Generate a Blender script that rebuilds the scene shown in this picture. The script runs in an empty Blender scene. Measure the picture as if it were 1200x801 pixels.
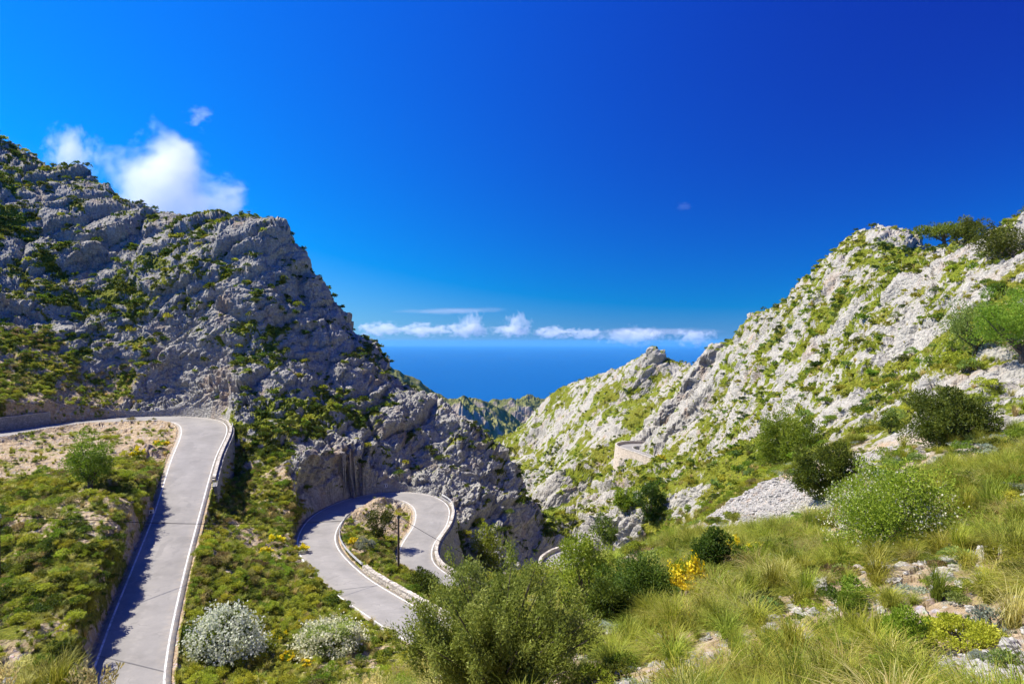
import bpy, bmesh, math, random
import numpy as np
from mathutils import Vector, Matrix

random.seed(7)
RNG = np.random.default_rng(11)
scene = bpy.context.scene
COL = scene.collection

# ------------------------------------------------------------------ camera
cam_data = bpy.data.cameras.new('camera')
cam = bpy.data.objects.new('camera', cam_data)
COL.objects.link(cam)
cam_data.sensor_width = 36.0
cam_data.lens = 24.0
cam_data.clip_start = 0.1
cam_data.clip_end = 200000.0
cam.location = (0, 0, 0)
cam.rotation_euler = (math.radians(90), 0, 0)
scene.camera = cam

# ------------------------------------------------------------------ sky and sun
EXPOSURE = 0.8
SKY_GAIN = 2 ** -EXPOSURE
TO_SUN = Vector((-0.61, 0.17, 0.78)).normalized()
SUN_EL = math.asin(TO_SUN.z)
SUN_ROT = math.atan2(TO_SUN.x, TO_SUN.y)
world = bpy.data.worlds.new('World')
scene.world = world
world.use_nodes = True
wn, wl = world.node_tree.nodes, world.node_tree.links
wn.clear()
w_out = wn.new('ShaderNodeOutputWorld')
w_bg = wn.new('ShaderNodeBackground')
w_sky = wn.new('ShaderNodeTexSky')
w_sky.sky_type = 'NISHITA'
w_sky.sun_disc = False
w_sky.sun_elevation = SUN_EL
w_sky.sun_rotation = SUN_ROT
w_sky.altitude = 600
w_sky.air_density = 1.0
w_sky.dust_density = 0.0
w_sky.ozone_density = 3.0
def wmath(op, x, y=0.0):
    nd = wn.new('ShaderNodeMath'); nd.operation = op
    for k_, v_ in ((0, x), (1, y)):
        if isinstance(v_, bpy.types.NodeSocket): wl.new(v_, nd.inputs[k_])
        else: nd.inputs[k_].default_value = v_
    return nd.outputs[0]
# the photograph was taken through a polarising filter: skylight is dimmed by its degree of polarisation, which depends on the angle to the sun
w_geo = wn.new('ShaderNodeTexCoord')
w_dot = wn.new('ShaderNodeVectorMath'); w_dot.operation = 'DOT_PRODUCT'
w_nrm = wn.new('ShaderNodeVectorMath'); w_nrm.operation = 'NORMALIZE'
wl.new(w_geo.outputs['Generated'], w_nrm.inputs[0])
wl.new(w_nrm.outputs[0], w_dot.inputs[0]); w_dot.inputs[1].default_value = TO_SUN
w_c2 = wmath('MULTIPLY', w_dot.outputs['Value'], w_dot.outputs['Value'])
w_dop = wmath('DIVIDE', wmath('SUBTRACT', 1.0, w_c2), wmath('ADD', 1.0, w_c2))
w_pol = wmath('SUBTRACT', 1.0, wmath('MULTIPLY', w_dop, 0.63))
w_sep = wn.new('ShaderNodeSeparateColor'); wl.new(w_sky.outputs[0], w_sep.inputs[0])
w_r = wmath('MULTIPLY', wmath('MAXIMUM', wmath('SUBTRACT', wmath('MULTIPLY', w_sep.outputs[0], w_pol), 1.9), 0.0), SKY_GAIN * 1.1)
w_r = wmath('ADD', w_r, SKY_GAIN * 0.05)
w_g = wmath('MULTIPLY', wmath('POWER', wmath('MULTIPLY', w_sep.outputs[1], w_pol), 1.6), SKY_GAIN * 0.58)
w_b = wmath('MULTIPLY', wmath('POWER', wmath('MULTIPLY', w_sep.outputs[2], w_pol), 0.78), SKY_GAIN * 3.3)
w_com = wn.new('ShaderNodeCombineColor')
for k_, s_ in enumerate((w_r, w_g, w_b)): wl.new(s_, w_com.inputs[k_])
w_bg.inputs['Strength'].default_value = 0.1
wl.new(w_com.outputs[0], w_bg.inputs['Color'])
wl.new(w_bg.outputs[0], w_out.inputs['Surface'])

sun_data = bpy.data.lights.new('sun', 'SUN')
sun_data.energy = 5.0
sun_data.angle = math.radians(0.53)
sun_data.color = (1.0, 0.94, 0.83)
sun = bpy.data.objects.new('sun', sun_data)
sun.rotation_euler = TO_SUN.to_track_quat('Z', 'Y').to_euler()
sun.location = (-60, 30, 120)
COL.objects.link(sun)

scene.view_settings.view_transform = 'Standard'
scene.view_settings.look = 'None'
scene.view_settings.exposure = EXPOSURE
scene.view_settings.gamma = 1.0
scene.view_settings.use_curve_mapping = False
scene.cycles.max_bounces = 6
scene.cycles.diffuse_bounces = 3
scene.cycles.glossy_bounces = 2
scene.cycles.transmission_bounces = 4
scene.cycles.transparent_max_bounces = 8
scene.cycles.volume_bounces = 6
scene.cycles.use_denoising = True
scene.cycles.use_adaptive_sampling = True
scene.cycles.adaptive_threshold = 0.02

# ------------------------------------------------------------------ noise
def hash3(ix, iy, iz, seed):
    h = (ix.astype(np.int64) * 374761393 + iy.astype(np.int64) * 668265263 + iz.astype(np.int64) * 2147483647 + seed * 1274126177) & 0xFFFFFFFF
    h = ((h ^ (h >> 13)) * 1274126177) & 0xFFFFFFFF
    h = ((h ^ (h >> 16)) * 2246822519) & 0xFFFFFFFF
    return ((h ^ (h >> 15)) & 0xFFFFFF).astype(np.float32) / 16777216.0

def vnoise(P, scale, seed=0):
    q = P / scale
    b = np.floor(q).astype(np.int64)
    f = (q - b).astype(np.float32)
    f = f * f * f * (f * (f * 6 - 15) + 10)
    r = 0
    for dx in (0, 1):
        wx = f[:, 0] if dx else 1 - f[:, 0]
        for dy in (0, 1):
            wy = f[:, 1] if dy else 1 - f[:, 1]
            for dz in (0, 1):
                wz = f[:, 2] if dz else 1 - f[:, 2]
                r = r + wx * wy * wz * hash3(b[:, 0] + dx, b[:, 1] + dy, b[:, 2] + dz, seed)
    return r

def fbm(P, scale, octaves=4, seed=0, gain=0.5):
    a, s, r, t = 1.0, scale, 0, 0
    for o in range(octaves):
        r = r + a * vnoise(P, s, seed + o * 17)
        t += a; a *= gain; s *= 0.47
    return r / t

def facets(P, scale, seed=0):
    """blocky broken rock: every Voronoi cell is its own tilted facet; also the distance to the nearest joint"""
    q = (P / scale)
    b = np.floor(q - 0.5).astype(np.int64)
    n = len(q)
    f1 = np.full(n, 9.0, np.float32); f2 = np.full(n, 9.0, np.float32)
    val = np.zeros(n, np.float32)
    for dx in (0, 1):
        for dy in (0, 1):
            for dz in (0, 1):
                ix, iy, iz = b[:, 0] + dx, b[:, 1] + dy, b[:, 2] + dz
                r1 = hash3(ix, iy, iz, seed); r2 = hash3(ix, iy, iz, seed + 1); r3 = hash3(ix, iy, iz, seed + 2)
                ex = (q[:, 0] - (ix + 0.5 + 0.8 * (r1 - 0.5))).astype(np.float32)
                ey = (q[:, 1] - (iy + 0.5 + 0.8 * (r2 - 0.5))).astype(np.float32)
                ez = (q[:, 2] - (iz + 0.5 + 0.8 * (r3 - 0.5))).astype(np.float32)
                d = ex * ex + ey * ey + ez * ez
                r4 = hash3(ix, iy, iz, seed + 3); r5 = hash3(ix, iy, iz, seed + 4)
                v = r4 + 1.3 * ((r5 - 0.5) * ex + (hash3(ix, iy, iz, seed + 5) - 0.5) * ey + (r2 - 0.5) * ez)
                near = d < f1
                f2 = np.where(near, f1, np.minimum(f2, d))
                f1 = np.where(near, d, f1)
                val = np.where(near, v, val)
    return val, np.sqrt(f2) - np.sqrt(f1)

def sstep(a, b, x):
    t = np.clip((x - a) / (b - a), 0, 1)
    return t * t * (3 - 2 * t)

# ------------------------------------------------------------------ survey points of the terrain
# (u, v, distance, class): bearing u and drop v are read off a 1200 x 801 level view, so x = (u-600)/800*d, z = -(v-400)/800*d
SURVEY = [
 # crest of the left mountain
 (-300,190,240,'L'),(-150,125,215,'L'),(0,165,200,'L'),(100,205,195,'L'),(200,240,188,'L'),(290,254,178,'L'),(338,264,168,'L'),(348,282,166,'L'),
 (358,344,163,'L'),(384,370,162,'L'),(430,408,162,'L'),(470,436,162,'L'),(520,468,160,'L'),(570,503,158,'L'),(600,530,155,'L'),
 (625,588,150,'L'),(652,640,148,'L'),
 # its face
 (200,380,148,'L'),(200,470,143,'L'),(120,405,147,'L'),(100,320,164,'L'),(0,320,152,'L'),(0,375,143,'L'),(-150,300,150,'L'),
 (250,440,141,'L'),(250,350,151,'L'),(300,350,151,'L'),(300,450,135,'L'),(310,520,120,'L'),(345,470,134,'L'),(345,380,150,'L'),
 (355,535,114,'L'),(392,500,131,'L'),(385,430,149,'L'),(430,470,146,'L'),(430,545,137,'L'),(480,505,148,'L'),(500,560,138,'L'),
 (540,525,148,'L'),(560,570,141,'L'),(590,618,138,'L'),(630,652,141,'L'),
 # the ravine under the second bend
 (545,650,121,'V'),(548,678,112,'V'),(600,662,128,'V'),(575,690,108,'V'),(620,668,131,'V'),
 # green slope over the upper road
 (0,396,134,'S'),(-120,370,130,'S'),(60,425,136,'S'),(130,458,141,'S'),(0,470,116,'S'),(-150,440,110,'S'),
 # inside the first bend
 (100,522,107,'B'),(50,535,97,'B'),(0,540,94,'B'),(-150,540,90,'B'),(160,520,106,'B'),(180,545,97,'S'),(0,595,75,'S'),(60,598,77,'S'),
 (130,600,79,'S'),(0,680,60,'S'),(60,682,59,'S'),(92,722,53,'S'),(0,752,50,'S'),(-150,600,72,'S'),(-150,720,52,'S'),(158,622,72,'S'),(112,678,58,'S'),(140,650,66,'S'),
 # between the two roads
 (270,560,112,'S'),(292,600,96,'S'),(250,650,71,'S'),(300,650,82,'S'),(340,600,101,'S'),(328,560,111,'S'),(345,640,92,'S'),(260,742,60,'S'),
 (330,722,66,'S'),(400,742,62,'S'),(300,795,53,'S'),(440,792,54,'S'),(205,782,52,'S'),
 # inside the second bend
 (430,622,102,'S'),(430,660,87,'S'),(480,690,77.5,'S'),(450,604,113,'B'),(430,599,117,'B'),(466,601,116,'B'),(405,613,109,'B'),(500,702,78,'S'),
 # foreground slope below the camera
 (1200,801,8,'F'),(1000,801,10,'F'),(800,801,12,'F'),(600,850,14,'F'),(400,905,14,'F'),(260,890,13.8,'F'),(160,838,13.4,'F'),(0,806,12.5,'F'),(-150,770,11,'F'),
 (1300,801,7,'F'),
 (700,745,19,'F'),(700,695,26,'F'),(690,660,38,'F'),(760,690,27,'F'),(800,650,36,'F'),(760,642,42,'F'),(820,610,50,'F'),(900,612,46,'G'),
 (900,580,56,'G'),(970,602,40,'G'),(850,628,46,'G'),(875,600,50,'G'),(940,594,45,'G'),(865,585,57,'G'),(940,612,41,'G'),(900,720,18,'F'),(1000,720,15,'F'),(1000,650,24,'F'),(1100,720,13.5,'F'),(1100,640,20,'F'),(1200,640,15,'F'),
 (1200,560,25,'F'),(1100,560,32,'F'),(1000,560,42,'F'),(920,548,56,'F'),(1200,480,45,'R'),(1100,490,52,'R'),(1000,500,66,'R'),(1350,560,24,'F'),(1350,400,55,'R'),
 # right mountain
 (1200,400,60,'R'),(1200,320,80,'R'),(1200,240,95,'R'),(1188,262,97,'R'),(1330,200,95,'R'),(1100,400,85,'R'),(1100,288,140,'R'),(1150,280,124,'R'),(1170,278,112,'R'),
 (1030,262,180,'R'),(1078,264,166,'R'),(1000,275,186,'R'),(960,310,202,'R'),(930,345,216,'R'),(880,366,242,'R'),(830,401,282,'R'),
 (760,406,342,'R'),(720,431,372,'R'),(680,447,402,'R'),(650,457,420,'R'),(625,481,430,'R'),(600,516,440,'R'),
 (1000,400,112,'R'),(900,440,162,'R'),(900,500,112,'R'),(960,450,107,'R'),(840,480,222,'R'),(840,540,132,'R'),(800,572,96,'R'),(1030,340,140,'R'),
 (750,590,102,'R'),(720,602,111,'R'),(690,622,114,'R'),(650,600,222,'R'),(650,550,282,'R'),(700,500,322,'R'),(760,460,332,'R'),(630,520,392,'R'),
 (700,560,232,'R'),(760,570,192,'R'),(820,520,202,'R'),(760,500,290,'R'),
]
WORLD_PTS = [  # points nobody sees from the road, straight in metres
 (0,0,-1.8,'F'),(0,-12,1.0,'F'),(12,-6,3,'F'),(-12,-6,-3.5,'F'),(5,4,-2.4,'F'),(-5,4,-3.4,'F'),
 (-9,20,-12,'F'),(-16,20,-12.5,'F'),(-3,23,-11.6,'F'),(-12,30,-19,'F'),(-20,29,-19.5,'F'),(-30,28,-20,'F'),(-27,37,-23.6,'S'),(-5,34,-18.5,'F'),(3,37,-14,'F'),
 (-14,37,-23,'S'),(4,52,-20,'S'),(8,62,-22,'S'),(-12,53,-26.3,'S'),(16,75,-24,'S'),(20,95,-30,'S'),(-45,40,-22,'S'),
 (-75,116,-16.0,'B'),(-71,125,-15.7,'B'),(-77,107,-16.2,'B'),(-81,98,-16.0,'B'),(-63,122,-15.9,'B'),
 (12,180,-58,'V'),(8,250,-72,'V'),(0,330,-88,'V'),(40,180,-45,'R'),(25,150,-46,'R'),(0,160,-52,'V'),
]
CLS = {'L': (1.0, .42, 0.0, 0.0, 0.0), 'R': (0.9, .64, 0.0, 1.0, 0.0), 'S': (.12, .92, .35, .3, 0.0), 'B': (.18, .42, 1.0, .5, 0.0),
       'F': (.10, .50, .8, .9, 0.0), 'G': (.05, .02, .2, .9, 1.0), 'V': (.8, .55, .2, 0.0, 0.0)}   # rock, green, soil, pale, scree
CNAMES = 'LRSBFGV'
pts = []; cls = []
for u, v, d, c in SURVEY:
    pts.append(((u - 600) / 800 * d, d, -(v - 400) / 800 * d)); cls.append(c)
for x, y, z, c in WORLD_PTS:
    pts.append((x, y, z)); cls.append(c)
# behind the crests the ground falls away again
for i, (u, v, d, c) in enumerate(SURVEY[:17]):
    x, y, z = pts[i]
    pts.append((x * 1.22 + 4, y * 1.25, z - 26)); cls.append('L')
    pts.append((x * 1.6 + 8, y * 1.7, min(z - 60, -40))); cls.append('L')
for i, (u, v, d, c) in enumerate(SURVEY):
    if c == 'R' and (u, v) in ((1200,240),(1330,200),(1100,288),(1030,262),(960,310),(880,366),(830,401),(760,406),(680,447),(625,481),(600,516)):
        x, y, z = pts[i]
        pts.append((x * 1.2 + 6, y * 1.22, z - 18)); cls.append('R')
        pts.append((x * 1.5 + 12, y * 1.5, z - 55)); cls.append('R')
for x, y, z in ((-31.8,59,-23.6),(-28.8,51.5,-24.4),(-33.6,64,-22.9),(-35.5,69,-22.3),(-38,76,-21.4),(-40.4,82.5,-20.5),(-30.3,55.2,-24)):   # the bank over the straight
    pts.append((x - 4.0, y - 1.2, z + 4.3)); cls.append('S')
    pts.append((x - 7.5, y - 2.2, z + 5.0)); cls.append('S')
CP = np.array(pts, np.float64)

# ------------------------------------------------------------------ roads (centre line in metres: x, y, z, width)
ROAD_MAIN = [(-90,92,-14.6,5.4),(-84.5,106,-14.9,5.4),(-82,118,-15,5.5),(-79,129,-15,5.8),(-71,134.5,-15,6.6),(-61.5,131.5,-15.1,7.6),(-54.5,121,-15.6,7.6),
 (-47.2,101,-17.5,6.2),(-40.4,82.5,-20.5,5.3),(-35.5,69,-22.3,5.1),(-31.8,59,-23.6,5.1),(-28.8,51.5,-24.4,5.1),(-26,45.5,-24.9,5.6),(-21,41.8,-25.3,6),
 (-14,42.2,-25.7,6),(-7,46,-26.1,6),(-3.2,53,-26.5,5.6),(-4.8,60,-26.9,5.3),(-8.9,64.9,-27.1,5.2),(-14.6,72.9,-27.6,5.2),(-19.9,80.5,-27.9,5.2),(-26,92,-28.2,5.3),
 (-29,102,-28.4,5.5),(-29.9,114,-28.7,6),(-26.8,126,-29,6.4),(-20,130.2,-29.3,6.6),(-14.9,124,-29.6,6.4),(-13.4,113,-30,5.6),(-14.3,103,-30.6,5.0),(-13.2,94.7,-31,5.0),
 (-8.9,88.7,-31.5,5.2),(-3.3,85.2,-32.2,5.2),(4,84,-33.3,5.2),(10.5,89,-35,5.4),(11.5,99,-36.5,5.4),(8.2,111,-37.8,5.2),(8.6,122,-38.9,5.2),(13.5,129.5,-39.7,5.2),(22,131.5,-40.4,5.2),(34,135,-41,5.2)]
ROAD_FAR = [(84,255,-43,5),(75,264,-42.6,5),(65,271,-42.2,5),(56,276,-41.8,5.2),(48,276,-41.5,5.6),(44.5,269.5,-41.6,5.8),(46.8,262,-42,5.4),(51,254,-42.6,5.2),(56,244,-43.6,5),(61,233,-44.6,5)]

def spline(points, step=0.5):
    P = np.array(points, float)
    P = np.vstack([2 * P[0] - P[1], P, 2 * P[-1] - P[-2]])
    out = []
    for i in range(1, len(P) - 2):
        p0, p1, p2, p3 = P[i - 1:i + 3]
        n = max(2, int(np.linalg.norm(p2[:3] - p1[:3]) / 0.1))
        t = np.linspace(0, 1, n, endpoint=False)[:, None]
        out.append(0.5 * ((2 * p1) + (-p0 + p2) * t + (2 * p0 - 5 * p1 + 4 * p2 - p3) * t * t + (-p0 + 3 * p1 - 3 * p2 + p3) * t ** 3))
    out = np.vstack(out + [P[-2:-1]])
    s = np.concatenate([[0], np.cumsum(np.linalg.norm(np.diff(out[:, :2], axis=0), axis=1))])
    sn = np.arange(0, s[-1], step)
    C = np.stack([np.interp(sn, s, out[:, k]) for k in range(out.shape[1])], 1)
    k = np.ones(9) / 9                       # ease the line
    for _ in range(2):
        for c in range(4):
            C[:, c] = np.convolve(np.pad(C[:, c], 4, mode='edge'), k, mode='valid')
    T = np.gradient(C[:, :2], axis=0); T /= np.linalg.norm(T, axis=1)[:, None]
    N = np.stack([T[:, 1], -T[:, 0]], 1)      # right-hand side
    return C, N

RM, RMN = spline(ROAD_MAIN)
RF, RFN = spline(ROAD_FAR)
def road_index(C, x, y, lo=0, hi=None):
    hi = hi or len(C)
    return lo + int(np.argmin((C[lo:hi, 0] - x) ** 2 + (C[lo:hi, 1] - y) ** 2))

# ------------------------------------------------------------------ terrain height on a survey grid
GX0, GX1, GY0, GY1, GS = -420.0, 420.0, -14.0, 640.0, 1.5
gx = np.arange(GX0, GX1, GS); gy = np.arange(GY0, GY1, GS)
GXX, GYY = np.meshgrid(gx, gy)
def rbf_fit(P, V, lam=0.0):
    n = len(P)
    D = np.linalg.norm(P[:, None] - P[None], axis=2)
    A = np.zeros((n + 3, n + 3)); A[:n, :n] = D - lam * np.eye(n)
    A[:n, n] = 1; A[:n, n + 1:] = P; A[n:, :n] = A[:n, n:].T
    return np.linalg.solve(A, np.concatenate([V, np.zeros(3)]))
W = rbf_fit(CP[:, :2], CP[:, 2])
flat = np.stack([GXX.ravel(), GYY.ravel()], 1)
Z = np.zeros(len(flat)); KA = np.zeros((len(flat), 5)); KW = np.zeros(len(flat)); best = np.full(len(flat), 1e9); near_c = np.zeros(len(flat), int)
CA = np.array([CLS[c] for c in cls]); CI = np.array([CNAMES.index(c) for c in cls])
for i in range(len(CP)):
    d = np.hypot(flat[:, 0] - CP[i, 0], flat[:, 1] - CP[i, 1])
    Z += W[i] * d
    w = 1 / (d + 1.0) ** 3.5
    KA += w[:, None] * CA[i]; KW += w
    m = d < best; best[m] = d[m]; near_c[m] = CI[i]
Z += W[-3] + flat @ W[-2:]
KA /= KW[:, None]
HG = Z.reshape(GXX.shape); KA = KA.reshape(GXX.shape + (5,)); CG = near_c.reshape(GXX.shape)
def blur(A):
    B = np.pad(A, 1, mode='edge')
    return (B[:-2, 1:-1] + B[2:, 1:-1] + B[1:-1, :-2] + B[1:-1, 2:] + 2 * A) / 6
HG = blur(HG)
def bil(G, x, y, x0=GX0, y0=GY0, s=GS):
    fx = np.clip((x - x0) / s, 0, G.shape[1] - 1.001); fy = np.clip((y - y0) / s, 0, G.shape[0] - 1.001)
    ix = fx.astype(int); iy = fy.astype(int); tx = fx - ix; ty = fy - iy
    if G.ndim == 3:
        tx = tx[..., None]; ty = ty[..., None]
    return (G[iy, ix] * (1 - tx) + G[iy, ix + 1] * tx) * (1 - ty) + (G[iy + 1, ix] * (1 - tx) + G[iy + 1, ix + 1] * tx) * ty

# distance to the nearest road edge on a fine grid
FX0, FX1, FY0, FY1, FS = -112.0, 100.0, 30.0, 300.0, 0.4
fw, fh = int((FX1 - FX0) / FS), int((FY1 - FY0) / FS)
RD = np.full((fh, fw), 40.0); RZ = np.zeros((fh, fw)); RSIDE = np.zeros((fh, fw)); RDC = np.full((fh, fw), 99.0); RIDX = np.zeros((fh, fw))
for (C, N, tag_) in ((RM, RMN, 0), (RF, RFN, 100000)):
    for i in range(len(C)):
        cx, cy, cz, cw = C[i]
        a0, a1 = int((cx - 22 - FX0) / FS), int((cx + 22 - FX0) / FS); b0, b1 = int((cy - 22 - FY0) / FS), int((cy + 22 - FY0) / FS)
        a0, a1, b0, b1 = max(a0, 0), min(a1, fw), max(b0, 0), min(b1, fh)
        if a1 <= a0 or b1 <= b0: continue
        xx = FX0 + np.arange(a0, a1) * FS - cx; yy = FY0 + np.arange(b0, b1) * FS - cy
        d = np.hypot(xx[None], yy[:, None])
        e = d - cw / 2
        sub = RD[b0:b1, a0:a1]
        m = e < sub
        sub[m] = e[m]
        RZ[b0:b1, a0:a1][m] = cz
        RIDX[b0:b1, a0:a1][m] = i + tag_
        RSIDE[b0:b1, a0:a1][m] = (xx[None] * N[i, 0] + yy[:, None] * N[i, 1])[m]
def fbil(G, x, y): return bil(G, x, y, FX0, FY0, FS)

def height(x, y):
    """terrain height, with the road benches cut in"""
    h = bil(HG, x, y)
    inside = (x > FX0 + 1) & (x < FX1 - 1) & (y > FY0 + 1) & (y < FY1 - 1)
    d = np.where(inside, fbil(RD, x, y), 40.0)
    rz = fbil(RZ, x, y)
    near = d < 16
    dd = np.maximum(d - 0.55, 0)
    up = rz + dd * 4.5 + 0.0
    dn = rz - np.maximum(d - 0.7, 0) * 7.0
    hh = np.where(near, np.clip(h, dn, up), h)
    hh = np.where(d < 0.55, rz - 0.05, hh)
    hh = np.where(d < 0.25, rz - 0.12, hh)
    return hh, d
# ------------------------------------------------------------------ terrain mesh
us = np.concatenate([np.linspace(-1.25, -0.82, 46, endpoint=False), np.linspace(-0.82, 0.82, 1010, endpoint=False), np.linspace(0.82, 1.3, 50)])
NU, NR = len(us), 860
ysamp = np.concatenate([np.linspace(2.0, 12, 160, endpoint=False), np.geomspace(12, 560, 2600)])
TP = np.zeros((NU, NR, 3))
for i, u in enumerate(us):
    x = u * ysamp
    h, d = height(x, ysamp)
    sl = h / ysamp
    dsl = np.abs(np.diff(sl)); ds = np.hypot(np.diff(h), np.diff(ysamp) * math.hypot(1, u)) / ysamp[1:]
    cm = np.maximum.accumulate(sl)
    hid = (sl[1:] < cm[1:] - 0.012)
    wgt = np.where(hid, np.where(ysamp[1:] < 45, 0.16, 0.10) * ds, dsl + 0.22 * ds) + 1e-6
    # blend weights with the running mean so that neighbouring columns keep in step
    c = np.concatenate([[0], np.cumsum(wgt)]); c /= c[-1]
    if i == 0: CC = np.zeros((NU, len(ysamp)))
    CC[i] = c
k = 9
CCs = np.cumsum(np.pad(CC, ((k // 2 + 1, k // 2), (0, 0)), mode='edge'), axis=0)
CC = (CCs[k:] - CCs[:-k]) / k
for i, u in enumerate(us):
    yy = np.interp(np.linspace(0, 1, NR), CC[i], ysamp)
    h, d = height(u * yy, yy)
    TP[i, :, 0] = u * yy; TP[i, :, 1] = yy; TP[i, :, 2] = h
V = TP.reshape(-1, 3).copy()
inside = (V[:, 0] > FX0 + 1) & (V[:, 0] < FX1 - 1) & (V[:, 1] > FY0 + 1) & (V[:, 1] < FY1 - 1)
ROADD = np.where(inside, fbil(RD, V[:, 0], V[:, 1]), 40.0)
ROADZ = fbil(RZ, V[:, 0], V[:, 1])
KV = bil(KA, V[:, 0], V[:, 1])
ROCK, GREEN, SOIL, PALE, SCREE = [KV[:, k].copy() for k in range(5)]
# cut banks beside the road are bare rock
bank = sstep(0.5, 1.4, ROADD) * (1 - sstep(3.5, 6.0, ROADD)) * sstep(0.6, 1.5, V[:, 2] - ROADZ)
bank = bank * sstep(.2, .5, ROCK)
ROCK = np.maximum(ROCK, bank * 0.85); GREEN *= 1 - 0.75 * bank
def grid_normals(P):
    G = P.reshape(NU, NR, 3)
    a = np.gradient(G, axis=0); b = np.gradient(G, axis=1)
    n = np.cross(a, b).reshape(-1, 3)
    return n / (np.linalg.norm(n, axis=1)[:, None] + 1e-9)
Nn = grid_normals(V)
Nn[Nn[:, 2] < 0] *= -1
keep = sstep(0.6, 1.9, ROADD)
Nn = Nn * 0.75 + np.array([0, -0.18, 0.2]); Nn /= np.linalg.norm(Nn, axis=1)[:, None]
# tilted strata: stretch the noise space along the beds
tilt = np.array([[0.86, 0.1, 0.5], [-0.1, 0.99, 0.0], [-0.5, -0.05, 0.86]])
Q = V @ tilt.T * np.array([0.75, 0.8, 1.25])
Qw = Q + (np.stack([vnoise(Q, 5.0, 71), vnoise(Q, 5.0, 72), vnoise(Q, 5.0, 73)], 1) - 0.5) * 3.0
dist = np.hypot(V[:, 0], V[:, 1])
f_big, e_big = facets(Qw, 13.0, 3)
f_mid, e_mid = facets(Qw, 5.2, 23)
f_sml, e_sml = facets(Qw, 2.1, 43)
f_tin, e_tin = facets(Q, 0.85, 63)
ridge = 1 - np.abs(2 * fbm(Q, 26.0, 3, 5) - 1)
b_ = lambda e, w: sstep(0, w, e)
disp = (f_big - 0.5) * 3.4 * b_(e_big, .22) - 0.7 * np.exp(-e_big / 0.05) + (ridge - 0.72) * 3.6
disp += (f_mid - 0.42) * 1.15 * b_(e_mid, .25) - 0.45 * np.exp(-e_mid / 0.06)
disp += (f_sml - 0.42) * 0.72 * b_(e_sml, .28) - 0.25 * np.exp(-e_sml / 0.07)
disp += (f_tin - 0.42) * 0.36 * b_(e_tin, .3) - 0.1 * np.exp(-e_tin / 0.08)
closer = sstep(20, 90, dist)
disp *= ROCK ** 1.3 * (0.35 + 0.65 * closer) * (1 - .1 * PALE)
soft = (fbm(V, 9.0, 3, 31) - 0.5) * 1.8 * sstep(15, 60, dist) + (fbm(V, 1.6, 3, 35) - 0.5) * 0.55 + (f_tin - 0.5) * 0.12
lump = np.maximum(f_sml - 0.62, 0) * 0.9 * sstep(0, .25, e_sml) * sstep(40, 70, dist)
disp = disp + bank * ((f_sml - .42) * .9 * b_(e_sml, .2) + (f_tin - .42) * .5)
disp = (disp + (soft + lump * sstep(.3, .7, fbm(V, 7, 2, 99))) * (1 - ROCK)) * keep
V = V + Nn * disp[:, None]
# nothing may hang over the carriageway
inside = (V[:, 0] > FX0 + 1) & (V[:, 0] < FX1 - 1) & (V[:, 1] > FY0 + 1) & (V[:, 1] < FY1 - 1)
d2 = np.where(inside, fbil(RD, V[:, 0], V[:, 1]), 40.0)
lim = fbil(RZ, V[:, 0], V[:, 1])
V[:, 2] = np.where(d2 < 0.5, np.minimum(V[:, 2], lim - 0.1), V[:, 2])
VN = grid_normals(V); VN[VN[:, 2] < -0.5] *= -1
# plant cover: flat places, gullies and joints are green, faces are bare
flatness = np.clip(VN[:, 2], 0, 1)
low = fbm(V, 14.0, 3, 51); fine = fbm(V, 2.6, 3, 57)
cover = GREEN * 1.35 - 0.55 + (low - 0.5) * 1.7 + (fine - 0.5) * 1.5 + (flatness - 0.6) * 0.7 * ROCK + np.exp(-e_mid / 0.12) * 0.3 * ROCK
COVER = np.clip(cover, 0, 1) * sstep(0.1, 0.9, ROADD)
tris_obj = {}
G3 = V.reshape(NU, NR, 3)

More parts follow.
